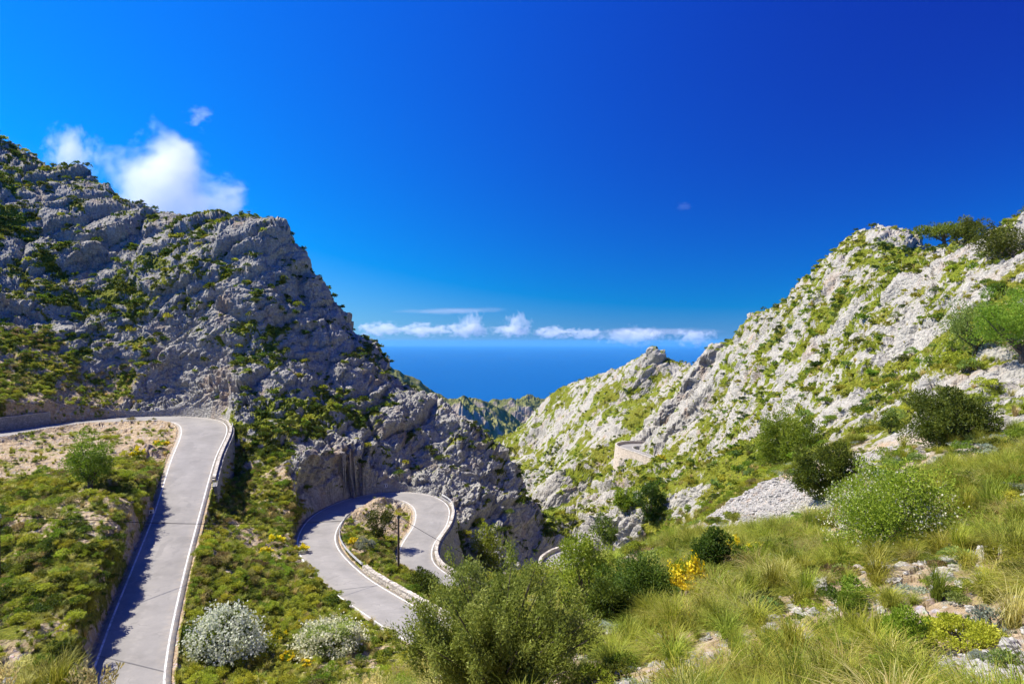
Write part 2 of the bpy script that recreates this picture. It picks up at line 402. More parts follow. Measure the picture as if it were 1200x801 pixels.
# ------------------------------------------------------------------ material helpers
MATS = {}
def new_mat(name):
    m = bpy.data.materials.new(name); m.use_nodes = True
    nt = m.node_tree; nt.nodes.clear()
    out = nt.nodes.new('ShaderNodeOutputMaterial')
    MATS[name] = m
    return m, nt, out
class NT:
    """tiny node writer"""
    def __init__(s, nt): s.nt = nt
    def n(s, kind, **kw):
        nd = s.nt.nodes.new('ShaderNode' + kind)
        for k_, v_ in kw.items(): setattr(nd, k_, v_)
        return nd
    def link(s, a, b): s.nt.links.new(a, b)
    def setin(s, nd, key, val):
        if isinstance(val, bpy.types.NodeSocket): s.link(val, nd.inputs[key])
        else: nd.inputs[key].default_value = val
    def noise(s, vec, scale, detail=4, rough=0.55, dist=0.0):
        nd = s.n('TexNoise'); s.link(vec, nd.inputs['Vector'])
        nd.inputs['Scale'].default_value = scale; nd.inputs['Detail'].default_value = detail; nd.inputs['Roughness'].default_value = rough
        nd.inputs['Distortion'].default_value = dist
        return nd.outputs['Fac']
    def voro(s, vec, scale, feature='F1', out='Distance'):
        nd = s.n('TexVoronoi', feature=feature); s.link(vec, nd.inputs['Vector']); nd.inputs['Scale'].default_value = scale
        return nd.outputs[out]
    def ramp(s, fac, stops, interp='LINEAR'):
        nd = s.n('ValToRGB'); cr = nd.color_ramp; cr.interpolation = interp
        while len(cr.elements) < len(stops): cr.elements.new(0.5)
        for e, (p, c) in zip(cr.elements, stops):
            e.position = p; e.color = (c if len(c) == 4 else tuple(c) + (1,))
        s.link(fac, nd.inputs['Fac'])
        return nd.outputs['Color']
    def map(s, fac, a, b, c=0.0, d=1.0, smooth=False):
        nd = s.n('MapRange'); nd.clamp = True
        if smooth: nd.interpolation_type = 'SMOOTHSTEP'
        s.setin(nd, 'Value', fac)
        for k_, v_ in zip(('From Min', 'From Max', 'To Min', 'To Max'), (a, b, c, d)): nd.inputs[k_].default_value = v_
        return nd.outputs['Result']
    def math(s, op, a, b=0.0, clamp=False):
        nd = s.n('Math', operation=op); nd.use_clamp = clamp
        s.setin(nd, 0, a); s.setin(nd, 1, b)
        return nd.outputs[0]
    def mix(s, fac, a, b, blend='MIX'):
        nd = s.n('Mix', data_type='RGBA', blend_type=blend)
        s.setin(nd, 0, fac)
        for idx, v_ in ((6, a), (7, b)):
            if isinstance(v_, bpy.types.NodeSocket): s.link(v_, nd.inputs[idx])
            else: nd.inputs[idx].default_value = tuple(v_) + (1,) if len(v_) == 3 else v_
        return nd.outputs[2]
    def attr(s, name):
        nd = s.n('Attribute'); nd.attribute_name = name
        return nd.outputs['Fac']
    def pos(s):
        return s.n('NewGeometry').outputs['Position']
    def objco(s):
        return s.n('TexCoord').outputs['Object']
    def scalev(s, vec, sc):
        nd = s.n('Mapping'); s.link(vec, nd.inputs['Vector']); nd.inputs['Scale'].default_value = sc
        return nd.outputs[0]
    def bump(s, height, strength, distance, normal=None):
        nd = s.n('Bump'); nd.inputs['Strength'].default_value = strength; nd.inputs['Distance'].default_value = distance
        s.link(height, nd.inputs['Height'])
        if normal is not None: s.link(normal, nd.inputs['Normal'])
        return nd.outputs[0]
    def bsdf(s, out, color, rough=0.9, normal=None, spec=0.2, metal=0.0):
        nd = s.n('BsdfPrincipled')
        s.setin(nd, 'Base Color', color if isinstance(color, bpy.types.NodeSocket) else tuple(color) + (1,))
        s.setin(nd, 'Roughness', rough); nd.inputs['Specular IOR Level'].default_value = spec; s.setin(nd, 'Metallic', metal)
        if normal is not None: s.link(normal, nd.inputs['Normal'])
        s.link(nd.outputs[0], out.inputs['Surface'])
        return nd

def terrain_material():
    m, nt, out = new_mat('terrain'); t = NT(nt)
    p = t.pos()
    a_cover, a_soil, a_pale, a_scree, a_rock = t.attr('cover'), t.attr('soil'), t.attr('pale'), t.attr('scree'), t.attr('rock')
    # rock: two limestones, weathering grey, ochre stain, dark water streaks
    n1 = t.noise(p, 0.35, 6, 0.62, 0.4); n2 = t.noise(p, 2.2, 7, 0.68); n3 = t.noise(p, 0.07, 3)
    grey = t.ramp(n2, [(0.28, (.2, .195, .175)), (0.47, (.38, .365, .315)), (0.62, (.49, .468, .4)), (0.8, (.58, .55, .47))])
    pale = t.ramp(n2, [(0.26, (.22, .205, .175)), (0.45, (.4, .375, .32)), (0.6, (.52, .49, .42)), (0.8, (.63, .6, .52))])
    rock = t.mix(a_pale, grey, pale)
    stain = t.map(t.noise(t.scalev(p, (1, 1, .45)), 0.16, 5, 0.6), 0.55, 0.72)
    rock = t.mix(t.math('MULTIPLY', stain, 0.6), rock, (.4, .23, .115))
    streak = t.map(t.noise(t.scalev(p, (1, 1, .12)), 0.8, 5, 0.65), 0.52, 0.68)
    rock = t.mix(t.math('MULTIPLY', streak, 0.55), rock, (.10, .10, .115))
    rock = t.mix(t.map(n1, .42, .7, 0, .45), rock, t.mix(a_pale, (.2, .195, .175), (.34, .325, .285)))
    crack = t.voro(t.scalev(p, (1, 1, 1.4)), 0.9, 'DISTANCE_TO_EDGE'); crack2 = t.voro(p, 3.1, 'DISTANCE_TO_EDGE')
    # soil and stones
    soil = t.ramp(t.noise(p, 1.7, 6, 0.65), [(0.3, (.3, .21, .12)), (0.5, (.48, .36, .22)), (0.72, (.6, .5, .35))])
    stones = t.voro(p, 5.5, 'F1', 'Color'); sd = t.voro(p, 5.5, 'F1')
    st_on = t.math('MULTIPLY', t.map(t.noise(p, 0.9, 4), .5, .62), t.map(sd, .62, .38))
    sgrey = t.mix(0.35, (.5, .475, .43), stones, 'SOFT_LIGHT')
    soil = t.mix(t.math('MULTIPLY', st_on, .85), soil, sgrey)
    ground = t.mix(t.map(t.math('ADD', a_rock, t.math('MULTIPLY', t.math('SUBTRACT', n1, .5), .8)), .3, .55, smooth=True), soil, rock)
    # scree
    v1 = t.voro(p, 5.0, 'F1', 'Color'); 
    sep = t.n('SeparateColor'); t.link(v1, sep.inputs[0])
    scree = t.ramp(sep.outputs[0], [(0.0, (.33, .31, .29)), (.5, (.5, .475, .44)), (1.0, (.64, .61, .57))])
    scree = t.mix(t.map(t.noise(p, .5, 3), .56, .68), scree, (.47, .31, .18))
    ground = t.mix(t.map(a_scree, .25, .55, smooth=True), ground, scree)
    # green cover: grass, herbs, moss
    gn = t.noise(p, 3.2, 6, 0.7)
    green = t.ramp(gn, [(.3, (.045, .07, .006)), (.46, (.13, .165, .012)), (.6, (.24, .265, .02)), (.8, (.38, .36, .05))])
    green = t.mix(t.map(n3, .4, .62, 0, .6), green, t.ramp(gn, [(.3, (.07, .075, .008)), (.6, (.25, .22, .03)), (.8, (.4, .33, .1))]))
    gm = t.math('ADD', a_cover, t.math('MULTIPLY', t.math('SUBTRACT', t.noise(p, 1.3, 7, .72), .5), 1.5))
    ground = t.mix(t.map(gm, .36, .54, smooth=True), ground, green)
    # relief too fine for the mesh
    hgt = t.math('ADD', t.math('MULTIPLY', t.map(crack, 0, .22), .5), t.math('MULTIPLY', t.map(crack2, 0, .16), .18))
    hgt = t.math('ADD', hgt, t.math('MULTIPLY', t.noise(p, 2.6, 8, .72), 1.1))
    hgt = t.math('ADD', hgt, t.math('MULTIPLY', t.math('MULTIPLY', t.map(t.voro(p, 5.0, 'F1'), 0, .6), a_scree), -.6))
    nb = t.bump(hgt, 0.75, 0.42)
    t.bsdf(out, ground, 0.93, nb, 0.12)
    return m
terrain_material()

def mesh_np(name, verts, faces, smooth=False):
    """faces: (n,3) or (n,4) int array"""
    me = bpy.data.meshes.new(name)
    verts = np.asarray(verts, np.float32); faces = np.asarray(faces, np.int32)
    nf, k_ = faces.shape
    me.vertices.add(len(verts)); me.vertices.foreach_set('co', verts.ravel())
    me.loops.add(nf * k_); me.loops.foreach_set('vertex_index', faces.ravel())
    me.polygons.add(nf); me.polygons.foreach_set('loop_start', np.arange(nf, dtype=np.int32) * k_)
    me.polygons.foreach_set('use_smooth', np.full(nf, smooth))
    me.update(calc_edges=True)
    return me
def link(name, me, mat=None, parent=None, kind=None):
    o = bpy.data.objects.new(name, me); COL.objects.link(o)
    if mat is not None:
        me.materials.clear(); me.materials.append(MATS[mat] if isinstance(mat, str) else mat)
    if parent is not None: o.parent = parent
    if kind: o['kind'] = kind
    return o
def tag(o, label, cat, group=None):
    o['label'] = label; o['category'] = cat
    if group: o['group'] = group
    return o

ii, jj = np.meshgrid(np.arange(NU - 1), np.arange(NR - 1), indexing='ij')
quad = np.stack([ii * NR + jj, (ii + 1) * NR + jj, (ii + 1) * NR + jj + 1, ii * NR + jj + 1], -1).reshape(-1, 4)
TQ = TP.reshape(-1, 3)
cidx = CG[np.clip(((TQ[:, 1] - GY0) / GS + 2 * (fine - .5)).astype(int), 0, CG.shape[0] - 1), np.clip(((TQ[:, 0] - GX0) / GS + 2 * (low - .5)).astype(int), 0, CG.shape[1] - 1)]
owner = np.array([{'L': 0, 'V': 0, 'R': 1, 'S': 2, 'B': 2, 'F': 3, 'G': 3}[c] for c in CNAMES])[cidx]
owner = np.where((owner == 3) & (TQ[:, 1] > 62), 1, owner)
qo = owner[quad[:, 0]]
ATTR = {'cover': COVER, 'soil': SOIL, 'pale': PALE, 'scree': SCREE, 'rock': ROCK}
for k_, nm in enumerate(('left_mountain', 'right_mountain', 'roadside_slope', 'foreground_slope')):
    q = quad[qo == k_]
    if not len(q): continue
    ids, inv = np.unique(q.ravel(), return_inverse=True)
    me = mesh_np(nm, V[ids], inv.reshape(-1, 4), smooth=False)
    for an, av in ATTR.items():
        at = me.attributes.new(an, 'FLOAT', 'POINT'); at.data.foreach_set('value', av[ids].astype(np.float32))
    link(nm, me, 'terrain', kind='structure')

# where a sight line meets the ground, for setting plants on it
SL = V[:, 2] / V[:, 1]
SLG = SL.reshape(NU, NR)
UG = (V[:, 0] / V[:, 1]).reshape(NU, NR)
CMAX = np.maximum.accumulate(SLG, axis=1)
VIS = (SLG >= CMAX - 1e-6)
def ground_at(u, v, ymin=3.0):
    """first ground vertex met on bearing u at drop v"""
    uu = (u - 600) / 800; s = -(v - 400) / 800
    i = int(np.clip(np.searchsorted(us, uu), 0, NU - 1))
    ok = (SLG[i] >= s) & (G3[i, :, 1] > ymin)
    j = int(np.argmax(ok)) if ok.any() else int(np.argmax(np.where(G3[i, :, 1] > ymin, SLG[i], -9)))
    return G3[i, j].copy()
def ground_z(x, y):
    u = x / y
    i = int(np.clip(np.searchsorted(us, u), 0, NU - 1))
    j = int(np.argmin(np.abs(G3[i, :, 1] - y)))
    return float(G3[i, j, 2])
# ------------------------------------------------------------------ sea, far hills
def sea_material():
    m, nt, out = new_mat('sea_water'); t = NT(nt)
    p = t.pos()
    n = t.noise(t.scalev(p, (1, .35, 1)), 0.0009, 5, .6)
    c = t.mix(n, (.0, .068, .235), (.0, .085, .275))
    b = t.bump(t.noise(p, 0.02, 4), .25, 3.0)
    t.bsdf(out, c, .6, b, .04)
sea_material()
SEA_Z = -430.0
ring = [60, 400, 1500, 5000, 15000, 40000, 70000]
sv, sf = [(0, 500, SEA_Z)], []
NA = 72
for r in ring:
    for a in range(NA):
        sv.append((r * math.cos(a * 2 * math.pi / NA), 500 + r * math.sin(a * 2 * math.pi / NA), SEA_Z))
for a in range(NA):
    sf.append((0, 1 + a, 1 + (a + 1) % NA))
    for k_ in range(len(ring) - 1):
        b0 = 1 + k_ * NA; b1 = b0 + NA
        sf.append((b0 + a, b1 + a, b1 + (a + 1) % NA)); sf.append((b0 + a, b1 + (a + 1) % NA, b0 + (a + 1) % NA))
link('sea', mesh_np('sea', sv, sf, True), 'sea_water', kind='structure')

def far_hill_material():
    m, nt, out = new_mat('far_hill'); t = NT(nt)
    p = t.pos(); a = t.attr('cover')
    n = t.noise(p, .02, 8, .68); n2 = t.noise(p, .006, 6, .6)
    g = t.ramp(n, [(.3, (.08, .09, .03)), (.5, (.18, .19, .05)), (.7, (.33, .31, .11))])
    r = t.ramp(n, [(.3, (.26, .2, .15)), (.55, (.44, .37, .29)), (.75, (.56, .5, .42))])
    c = t.mix(t.map(t.math('ADD', a, t.math('MULTIPLY', t.math('SUBTRACT', n2, .5), 1.4)), .35, .6), r, g)
    t.bsdf(out, c, .95, t.bump(t.noise(p, .03, 8, .7), .8, 12), .1)
far_hill_material()
def far_hill(name, line, depth, front, seed, tall):
    """a ridge whose crest follows line = [(bearing, drop, distance)]"""
    L = np.array([((u - 600) / 800 * d, d, -(v - 400) / 800 * d) for u, v, d in line])
    n, mr = 260, 150
    s = np.linspace(0, 1, len(L)); t = np.linspace(0, 1, n)
    C = np.stack([np.interp(t, s, L[:, k_]) for k_ in range(3)], 1)
    rr = np.linspace(-1, 1, mr)
    P = np.zeros((n, mr, 3))
    for k_, r in enumerate(rr):
        off = -r * (front if r > 0 else depth)
        P[:, k_, 0] = C[:, 0]; P[:, k_, 1] = C[:, 1] + off
        P[:, k_, 2] = C[:, 2] - tall * abs(r) ** 0.85 * 1.0
    F = P.reshape(-1, 3)
    flat_ = F * np.array([1, 1, .6])
    rid = np.abs(2 * fbm(flat_, 420, 6, seed, .55) - 1)
    w_ = np.repeat(np.minimum(1, np.abs(rr) * 5)[None], n, 0).ravel()
    F[:, 2] += (0.35 - rid) * 190 * w_ + (fbm(flat_, 60, 4, seed + 3, .6) - .5) * 42
    i_, j_ = np.meshgrid(np.arange(n - 1), np.arange(mr - 1), indexing='ij')
    q = np.stack([i_ * mr + j_, i_ * mr + j_ + 1, (i_ + 1) * mr + j_ + 1, (i_ + 1) * mr + j_], -1).reshape(-1, 4)
    me = mesh_np(name, F, q, False)
    g = np.gradient(F.reshape(n, mr, 3), axis=1).reshape(-1, 3)
    steep = np.abs(g[:, 2]) / (np.hypot(g[:, 0], g[:, 1]) + 1e-3)
    at = me.attributes.new('cover', 'FLOAT', 'POINT'); at.data.foreach_set('value', np.clip(0.92 - steep * .7, 0, 1).astype(np.float32))
    return link(name, me, 'far_hill', kind='structure')
far_hill('far_ridge', [(380, 395, 1500), (450, 425, 1550), (500, 449, 1600), (525, 462, 1640), (545, 459, 1680), (562, 466, 1720), (585, 476, 1760), (620, 500, 1800)], 500, 900, 5, 330)
far_hill('far_hill', [(480, 520, 2100), (540, 486, 2150), (570, 470, 2200), (600, 466, 2250), (618, 462, 2300), (632, 466, 2330), (650, 466, 2350), (700, 472, 2380), (760, 490, 2400)], 500, 800, 15, 300)

# ------------------------------------------------------------------ roads
def road_materials():
    m, nt, out = new_mat('asphalt'); t = NT(nt)
    p = t.pos()
    n = t.noise(p, .22, 5, .6); n2 = t.noise(p, 6.0, 5, .7); n4 = t.noise(p, 1.1, 5, .65)
    c = t.ramp(n, [(.3, (.215, .203, .183)), (.5, (.285, .27, .247)), (.72, (.35, .33, .3))])
    c = t.mix(t.map(n2, .3, .75, 0, .45), c, (.25, .237, .22))
    c = t.mix(t.map(n4, .5, .68, 0, .3), c, (.42, .395, .35))
    patch = t.map(t.noise(t.scalev(p, (1, .6, 1)), .3, 3, .5, .8), .6, .625)
    c = t.mix(t.math('MULTIPLY', patch, .4), c, (.2, .19, .178))
    wv = t.n('VectorMath', operation='ADD'); t.link(p, wv.inputs[0]); nz = t.n('TexNoise'); t.link(p, nz.inputs['Vector']); nz.inputs['Scale'].default_value = .6; nz.inputs['Detail'].default_value = 4; sc_ = t.n('VectorMath', operation='SCALE'); t.link(nz.outputs['Color'], sc_.inputs[0]); sc_.inputs['Scale'].default_value = 2.6; t.link(sc_.outputs[0], wv.inputs[1])
    cr = t.voro(wv.outputs[0], .3, 'DISTANCE_TO_EDGE')
    c = t.mix(t.math('MULTIPLY', t.map(cr, .02, .008), t.map(n, .5, .6, 0, .4)), c, (.14, .132, .122))
    lane = t.attr('lane')
    c = t.mix(t.math('MULTIPLY', lane, t.map(n4, .3, .7, .15, .5)), c, (.215, .205, .19))
    edge = t.attr('edge')
    dirt = t.math('MULTIPLY', edge, t.map(t.noise(p, 1.6, 5, .7), .42, .6))
    c = t.mix(t.math('MULTIPLY', dirt, .8), c, (.46, .38, .27))
    t.bsdf(out, c, .88, t.bump(n2, .3, .02), .2)
    m, nt, out = new_mat('road_paint'); t = NT(nt)
    p = t.pos()
    w = t.math('MULTIPLY', t.map(t.noise(p, 3.5, 6, .7), .38, .52), t.map(t.noise(p, .5, 4, .6), .34, .46, .35, 1.0))
    c = t.mix(w, (.36, .34, .31), (.74, .73, .68))
    t.bsdf(out, c, .8, None, .2)
    m, nt, out = new_mat('tar'); t = NT(nt)
    t.bsdf(out, (.13, .125, .12), .7, None, .3)
road_materials()
def road_z(C, N, i, off):
    return C[i, 2] - abs(off) / (C[i, 3] / 2) * 0.03
def build_road(name, C, N):
    cols = np.array([-1.0, -.8, -.55, -.3, 0, .3, .55, .8, 1.0])
    n = len(C)
    P = np.zeros((n, len(cols) + 2, 3)); lane = np.zeros((n, len(cols) + 2))
    for k_, c in enumerate(cols):
        off = c * (C[:, 3] / 2 + .32)
        P[:, k_ + 1, :2] = C[:, :2] + N * off[:, None]
        P[:, k_ + 1, 2] = C[:, 2] - abs(c) * .03
        lane[:, k_ + 1] = math.exp(-((abs(c) - .42) / .18) ** 2)
    P[:, 0] = P[:, 1]; P[:, 0, 2] -= .35; P[:, -1] = P[:, -2]; P[:, -1, 2] -= .35
    w = P.shape[1]
    i_, j_ = np.meshgrid(np.arange(n - 1), np.arange(w - 1), indexing='ij')
    q = np.stack([i_ * w + j_, i_ * w + j_ + 1, (i_ + 1) * w + j_ + 1, (i_ + 1) * w + j_], -1).reshape(-1, 4)[:, ::-1]
    me = mesh_np(name, P.reshape(-1, 3), q, True)
    at = me.attributes.new('lane', 'FLOAT', 'POINT'); at.data.foreach_set('value', lane.ravel().astype(np.float32))
    ed = np.zeros((n, w)); ed[:, :2] = 1; ed[:, -2:] = 1; ed[:, 2] = .35; ed[:, -3] = .35
    at = me.attributes.new('edge', 'FLOAT', 'POINT'); at.data.foreach_set('value', ed.ravel().astype(np.float32))
    road = link(name, me, 'asphalt', kind='structure')
    for side in (-1, 1):
        pv = []
        for e in (-.08, .08):
            off = side * (C[:, 3] / 2 - .12 + e)
            pv.append(np.column_stack([C[:, :2] + N * off[:, None], C[:, 2] - .03 + .012]))
        pv = np.stack(pv, 1).reshape(-1, 3)
        a = np.arange(n - 1) * 2
        q = np.stack([a, a + 1, a + 3, a + 2], 1)[:, ::-1]
        link('edge_line', mesh_np('edge_line', pv, q), 'road_paint', parent=road)
    return road
road_main = build_road('road', RM, RMN)
road_far = build_road('far_road', RF, RFN)
def seam(i0, i1, w=.06):
    C, N = RM, RMN
    a = C[i0, :2] + N[i0] * (C[i0, 3] / 2 - .1); b = C[i1, :2] - N[i1] * (C[i1, 3] / 2 - .1)
    d = (b - a) / np.linalg.norm(b - a); nn = np.array([-d[1], d[0]]) * w
    pv = []
    for t in np.linspace(0, 1, 9):
        c = a + (b - a) * t; z = C[i0, 2] * (1 - t) + C[i1, 2] * t
        z += -.03 * abs(2 * t - 1) + .01
        pv += [(*(c - nn), z), (*(c + nn), z)]
    k_ = np.arange(8) * 2
    o = link('tar_seam', mesh_np('tar_seam', pv, np.stack([k_, k_ + 1, k_ + 3, k_ + 2], 1)), 'tar', parent=road_main)
for x, y, sh in ((-29.6, 53.5, 8), (-17.0, 76.5, 3), (-30, 108, 2)):
    i_ = road_index(RM, x, y); seam(i_, min(i_ + sh, len(RM) - 1))
# ------------------------------------------------------------------ walls, rails, poles, signs
def wall_materials():
    for nm, base, dark, sc in (('grey_masonry', (.36, .345, .325), (.2, .195, .19), 2.3), ('cream_masonry', (.62, .53, .42), (.45, .38, .3), 1.6), ('coping_stone', (.58, .53, .45), (.4, .36, .3), 1.3)):
        m, nt, out = new_mat(nm); t = NT(nt)
        p = t.scalev(t.pos(), (1, 1, 1.5))
        e = t.voro(p, sc, 'DISTANCE_TO_EDGE'); cc = t.n('TexVoronoi'); t.link(p, cc.inputs['Vector']); cc.inputs['Scale'].default_value = sc
        sep = t.n('SeparateColor'); t.link(cc.outputs['Color'], sep.inputs[0])
        c = t.mix(sep.outputs[0], dark, base)
        c = t.mix(t.map(t.noise(p, 5, 5, .7), .35, .7, 0, .45), c, tuple(min(1, v * 1.25) for v in base))
        c = t.mix(t.map(e, .06, .02), c, tuple(v * .75 for v in dark))
        st = t.map(t.noise(t.scalev(t.pos(), (1, 1, .15)), .7, 4), .55, .7, 0, .4)
        c = t.mix(st, c, tuple(v * .6 for v in dark))
        t.bsdf(out, c, .92, t.bump(t.map(e, 0, .12), .7, .06), .15)
    m, nt, out = new_mat('galvanised_steel'); t = NT(nt)
    n = t.noise(t.pos(), 4, 4)
    t.bsdf(out, t.ramp(n, [(.3, (.4, .41, .42)), (.7, (.58, .59, .6))]), .45, None, .5, .6)
    m, nt, out = new_mat('weathered_wood'); t = NT(nt)
    n = t.noise(t.scalev(t.pos(), (8, 8, .6)), 1.5, 5)
    t.bsdf(out, t.ramp(n, [(.3, (.07, .052, .04)), (.7, (.16, .125, .1))]), .9, None, .1)
    for nm, c, r in (('black_cable', (.02, .02, .022), .6), ('white_sign', (.8, .8, .78), .5), ('dark_sign', (.03, .04, .07), .5), ('yellow_plastic', (.85, .5, .02), .5),
                     ('porcelain', (.5, .5, .5), .3), ('red_sign', (.6, .03, .03), .5), ('bird_feather', (.05, .045, .05), .8)):
        m, nt, out = new_mat(nm); t = NT(nt)
        n = t.noise(t.pos(), 6, 3)
        t.bsdf(out, t.mix(t.map(n, .3, .7, 0, .25), c, tuple(v * .7 for v in c)), r)
wall_materials()
def empty(name, loc):
    o = bpy.data.objects.new(name, None); o.location = loc; o.empty_display_size = .3; COL.objects.link(o)
    return o
def strip_box(line, left, zbot, ztop, thick, jitter=0.0, seed=0, local=None):
    """a wall along line (n,2) with outward unit vectors left (n,2); zbot, ztop arrays; closed box strip"""
    n = len(line); r = np.random.default_rng(seed)
    j1 = 1 + r.uniform(-jitter, jitter, n)
    P = np.zeros((n, 4, 3))
    bat = 0.10 * (ztop - zbot)               # battered outer face
    P[:, 0, :2] = line; P[:, 0, 2] = zbot
    P[:, 1, :2] = line; P[:, 1, 2] = ztop + (j1 - 1)
    P[:, 2, :2] = line + left * (thick * j1)[:, None]; P[:, 2, 2] = ztop + (j1 - 1)
    P[:, 3, :2] = line + left * (thick + bat)[:, None]; P[:, 3, 2] = zbot
    if local is not None: P -= np.array(local)
    f = []
    for i in range(n - 1):
        for k_ in range(4):
            a, b = i * 4 + k_, i * 4 + (k_ + 1) % 4
            f.append((a, b, b + 4, a + 4))
    f.append((3, 2, 1, 0)); e = (n - 1) * 4; f.append((e, e + 1, e + 2, e + 3))
    return P.reshape(-1, 3), np.array(f)
def road_wall(name, label, C, N, i0, i1, side, offset, thick, depth0, above, mat, cope=None, cope_h=.16, seed=0, cat='wall', group=None, depth_fn=None):
    """depth0: metres below the road; above: metres above it"""
    idx = np.arange(i0, i1 + 1)
    out = N[idx] * side
    line = C[idx, :2] + out * (C[idx, 3] / 2 + offset)[:, None]
    n = len(idx)
    fade = np.minimum(1, np.minimum(np.arange(n), np.arange(n)[::-1]) / (0.14 * n) + .25) if depth0 > 2 else np.ones(n)
    zt = C[idx, 2] + above; zb = C[idx, 2] - depth0 * fade
    base = (float(line[n // 2, 0]), float(line[n // 2, 1]), float(zb[n // 2]))
    root = empty(name, base); tag(root, label, cat, group)
    vv, ff = strip_box(line, out, zb, zt, thick, .05, seed, base)
    link('masonry', mesh_np('masonry', vv, ff), mat, root)
    if cope:
        # coping stones laid one by one
        L = max(4, int(round(1.6 / .5)))
        for a in range(0, n - 1, L):
            b = min(a + L, n - 1)
            if b - a < 2: continue
            jit = random.uniform(-.03, .03)
            sl = slice(a, b + 1)
            ln = line[sl] - out[sl] * .05; tt = thick + .1
            ln = ln.copy(); ln[0] += (ln[1] - ln[0]) * .05; ln[-1] -= (ln[-1] - ln[-2]) * .05
            vv, ff = strip_box(ln, out[sl], zt[sl] + .004, zt[sl] + cope_h + jit, tt, .04, seed + a, base)
            link('coping_stone', mesh_np('coping_stone', vv, ff), cope, root)
    return root
def guard_rail(label, C, N, i0, i1, side, offset, group):
    idx = np.arange(i0, i1 + 1)
    out = N[idx] * side
    line = C[idx, :2] + out * (C[idx, 3] / 2 + offset)[:, None]; z = C[idx, 2]
    base = (*line[len(idx) // 2], z[len(idx) // 2]); base = tuple(float(v) for v in base)
    root = empty('guard_rail', base); tag(root, label, 'guard rail', group)
    prof = [(0, .42), (-.06, .5), (0, .57), (-.06, .66), (0, .74), (.03, .74), (-.02, .66), (.03, .57), (-.02, .5), (.03, .42)]
    n = len(idx); P = np.zeros((n, len(prof), 3))
    for k_, (o_, h_) in enumerate(prof):
        P[:, k_, :2] = line + out * o_; P[:, k_, 2] = z + h_
    P -= np.array(base); w = len(prof)
    i_, j_ = np.meshgrid(np.arange(n - 1), np.arange(w), indexing='ij')
    q = np.stack([i_ * w + j_, i_ * w + (j_ + 1) % w, (i_ + 1) * w + (j_ + 1) % w, (i_ + 1) * w + j_], -1).reshape(-1, 4)
    link('rail', mesh_np('rail', P.reshape(-1, 3), q), 'galvanised_steel', root)
    bx = box_mesh('post', (-.05, -.05, -.6), (.05, .05, .7))
    for a in range(0, n, 6):
        p = link('post', bx, 'galvanised_steel', root)
        p.location = (line[a, 0] + out[a, 0] * .1 - base[0], line[a, 1] + out[a, 1] * .1 - base[1], z[a] - base[2])
    return root
def box_mesh(name, lo, hi):
    v = [(x, y, z) for x in (lo[0], hi[0]) for y in (lo[1], hi[1]) for z in (lo[2], hi[2])]
    f = [(0, 1, 3, 2), (4, 6, 7, 5), (0, 4, 5, 1), (2, 3, 7, 6), (0, 2, 6, 4), (1, 5, 7, 3)]
    return mesh_np(name, v, f)
def tube_mesh(name, pts_, radii, sides=8, caps=True):
    P = np.array(pts_, float); n = len(P)
    T = np.gradient(P, axis=0); T /= np.linalg.norm(T, axis=1)[:, None] + 1e-9
    ref = np.array([0, 0, 1.0]) if abs(T[0, 2]) < .9 else np.array([1.0, 0, 0])
    A = np.cross(T, ref); A /= np.linalg.norm(A, axis=1)[:, None] + 1e-9
    B = np.cross(T, A)
    ang = np.arange(sides) * 2 * math.pi / sides
    R = np.broadcast_to(np.asarray(radii, float), (n,))
    V_ = P[:, None] + (A[:, None] * np.cos(ang)[None, :, None] + B[:, None] * np.sin(ang)[None, :, None]) * R[:, None, None]
    i_, j_ = np.meshgrid(np.arange(n - 1), np.arange(sides), indexing='ij')
    q = np.stack([i_ * sides + j_, i_ * sides + (j_ + 1) % sides, (i_ + 1) * sides + (j_ + 1) % sides, (i_ + 1) * sides + j_], -1).reshape(-1, 4)
    return V_.reshape(-1, 3), q
def merge(parts_):
    vs, fs, o = [], [], 0
    for v, f in parts_:
        vs.append(v); fs.append(np.asarray(f) + o); o += len(v)
    return np.vstack(vs), np.vstack(fs)

# which index on the main road is where
iA = road_index(RM, -71, 134.5); iB = road_index(RM, -61.5, 131.5); iC = road_index(RM, -54.5, 121); iD = road_index(RM, -47.2, 101); iE = road_index(RM, -43, 90)
cen1 = np.array([-63.0, 118.0])
def outer_side(C, N, i, centre):
    return 1 if np.dot(C[i, :2] - centre, N[i]) > 0 else -1
s1 = outer_side(RM, RMN, iC, cen1)
road_wall('retaining_wall', 'grey stone retaining wall holding up the outside of the upper bend', RM, RMN, iC - 12, iE, s1, .55, .55, 7.5, .02, 'grey_masonry', seed=1)
road_wall('parapet', 'low sandy stone kerb wall on the outer edge of the upper bend', RM, RMN, iC - 22, iE - 4, s1, .36, .34, .3, .3, 'coping_stone', cope='coping_stone', cope_h=.1, seed=2, cat='parapet')
guard_rail('steel guard rail curving round the outside of the upper bend', RM, RMN, iA + 2, iC + 3, s1, .85, 'steel guard rails on the bends')
# stone wall at the roadside on the far left
iL0, iL1 = road_index(RM, -86, 102), road_index(RM, -80.9, 125)
sL = -s1
road_wall('boundary_wall', 'grey stone wall with flat top beside the upper road, under the green slope', RM, RMN, iL0, iL1 - 3, s1, .36, .5, .5, 2.2, 'grey_masonry', cope='coping_stone', cope_h=.12, seed=3)
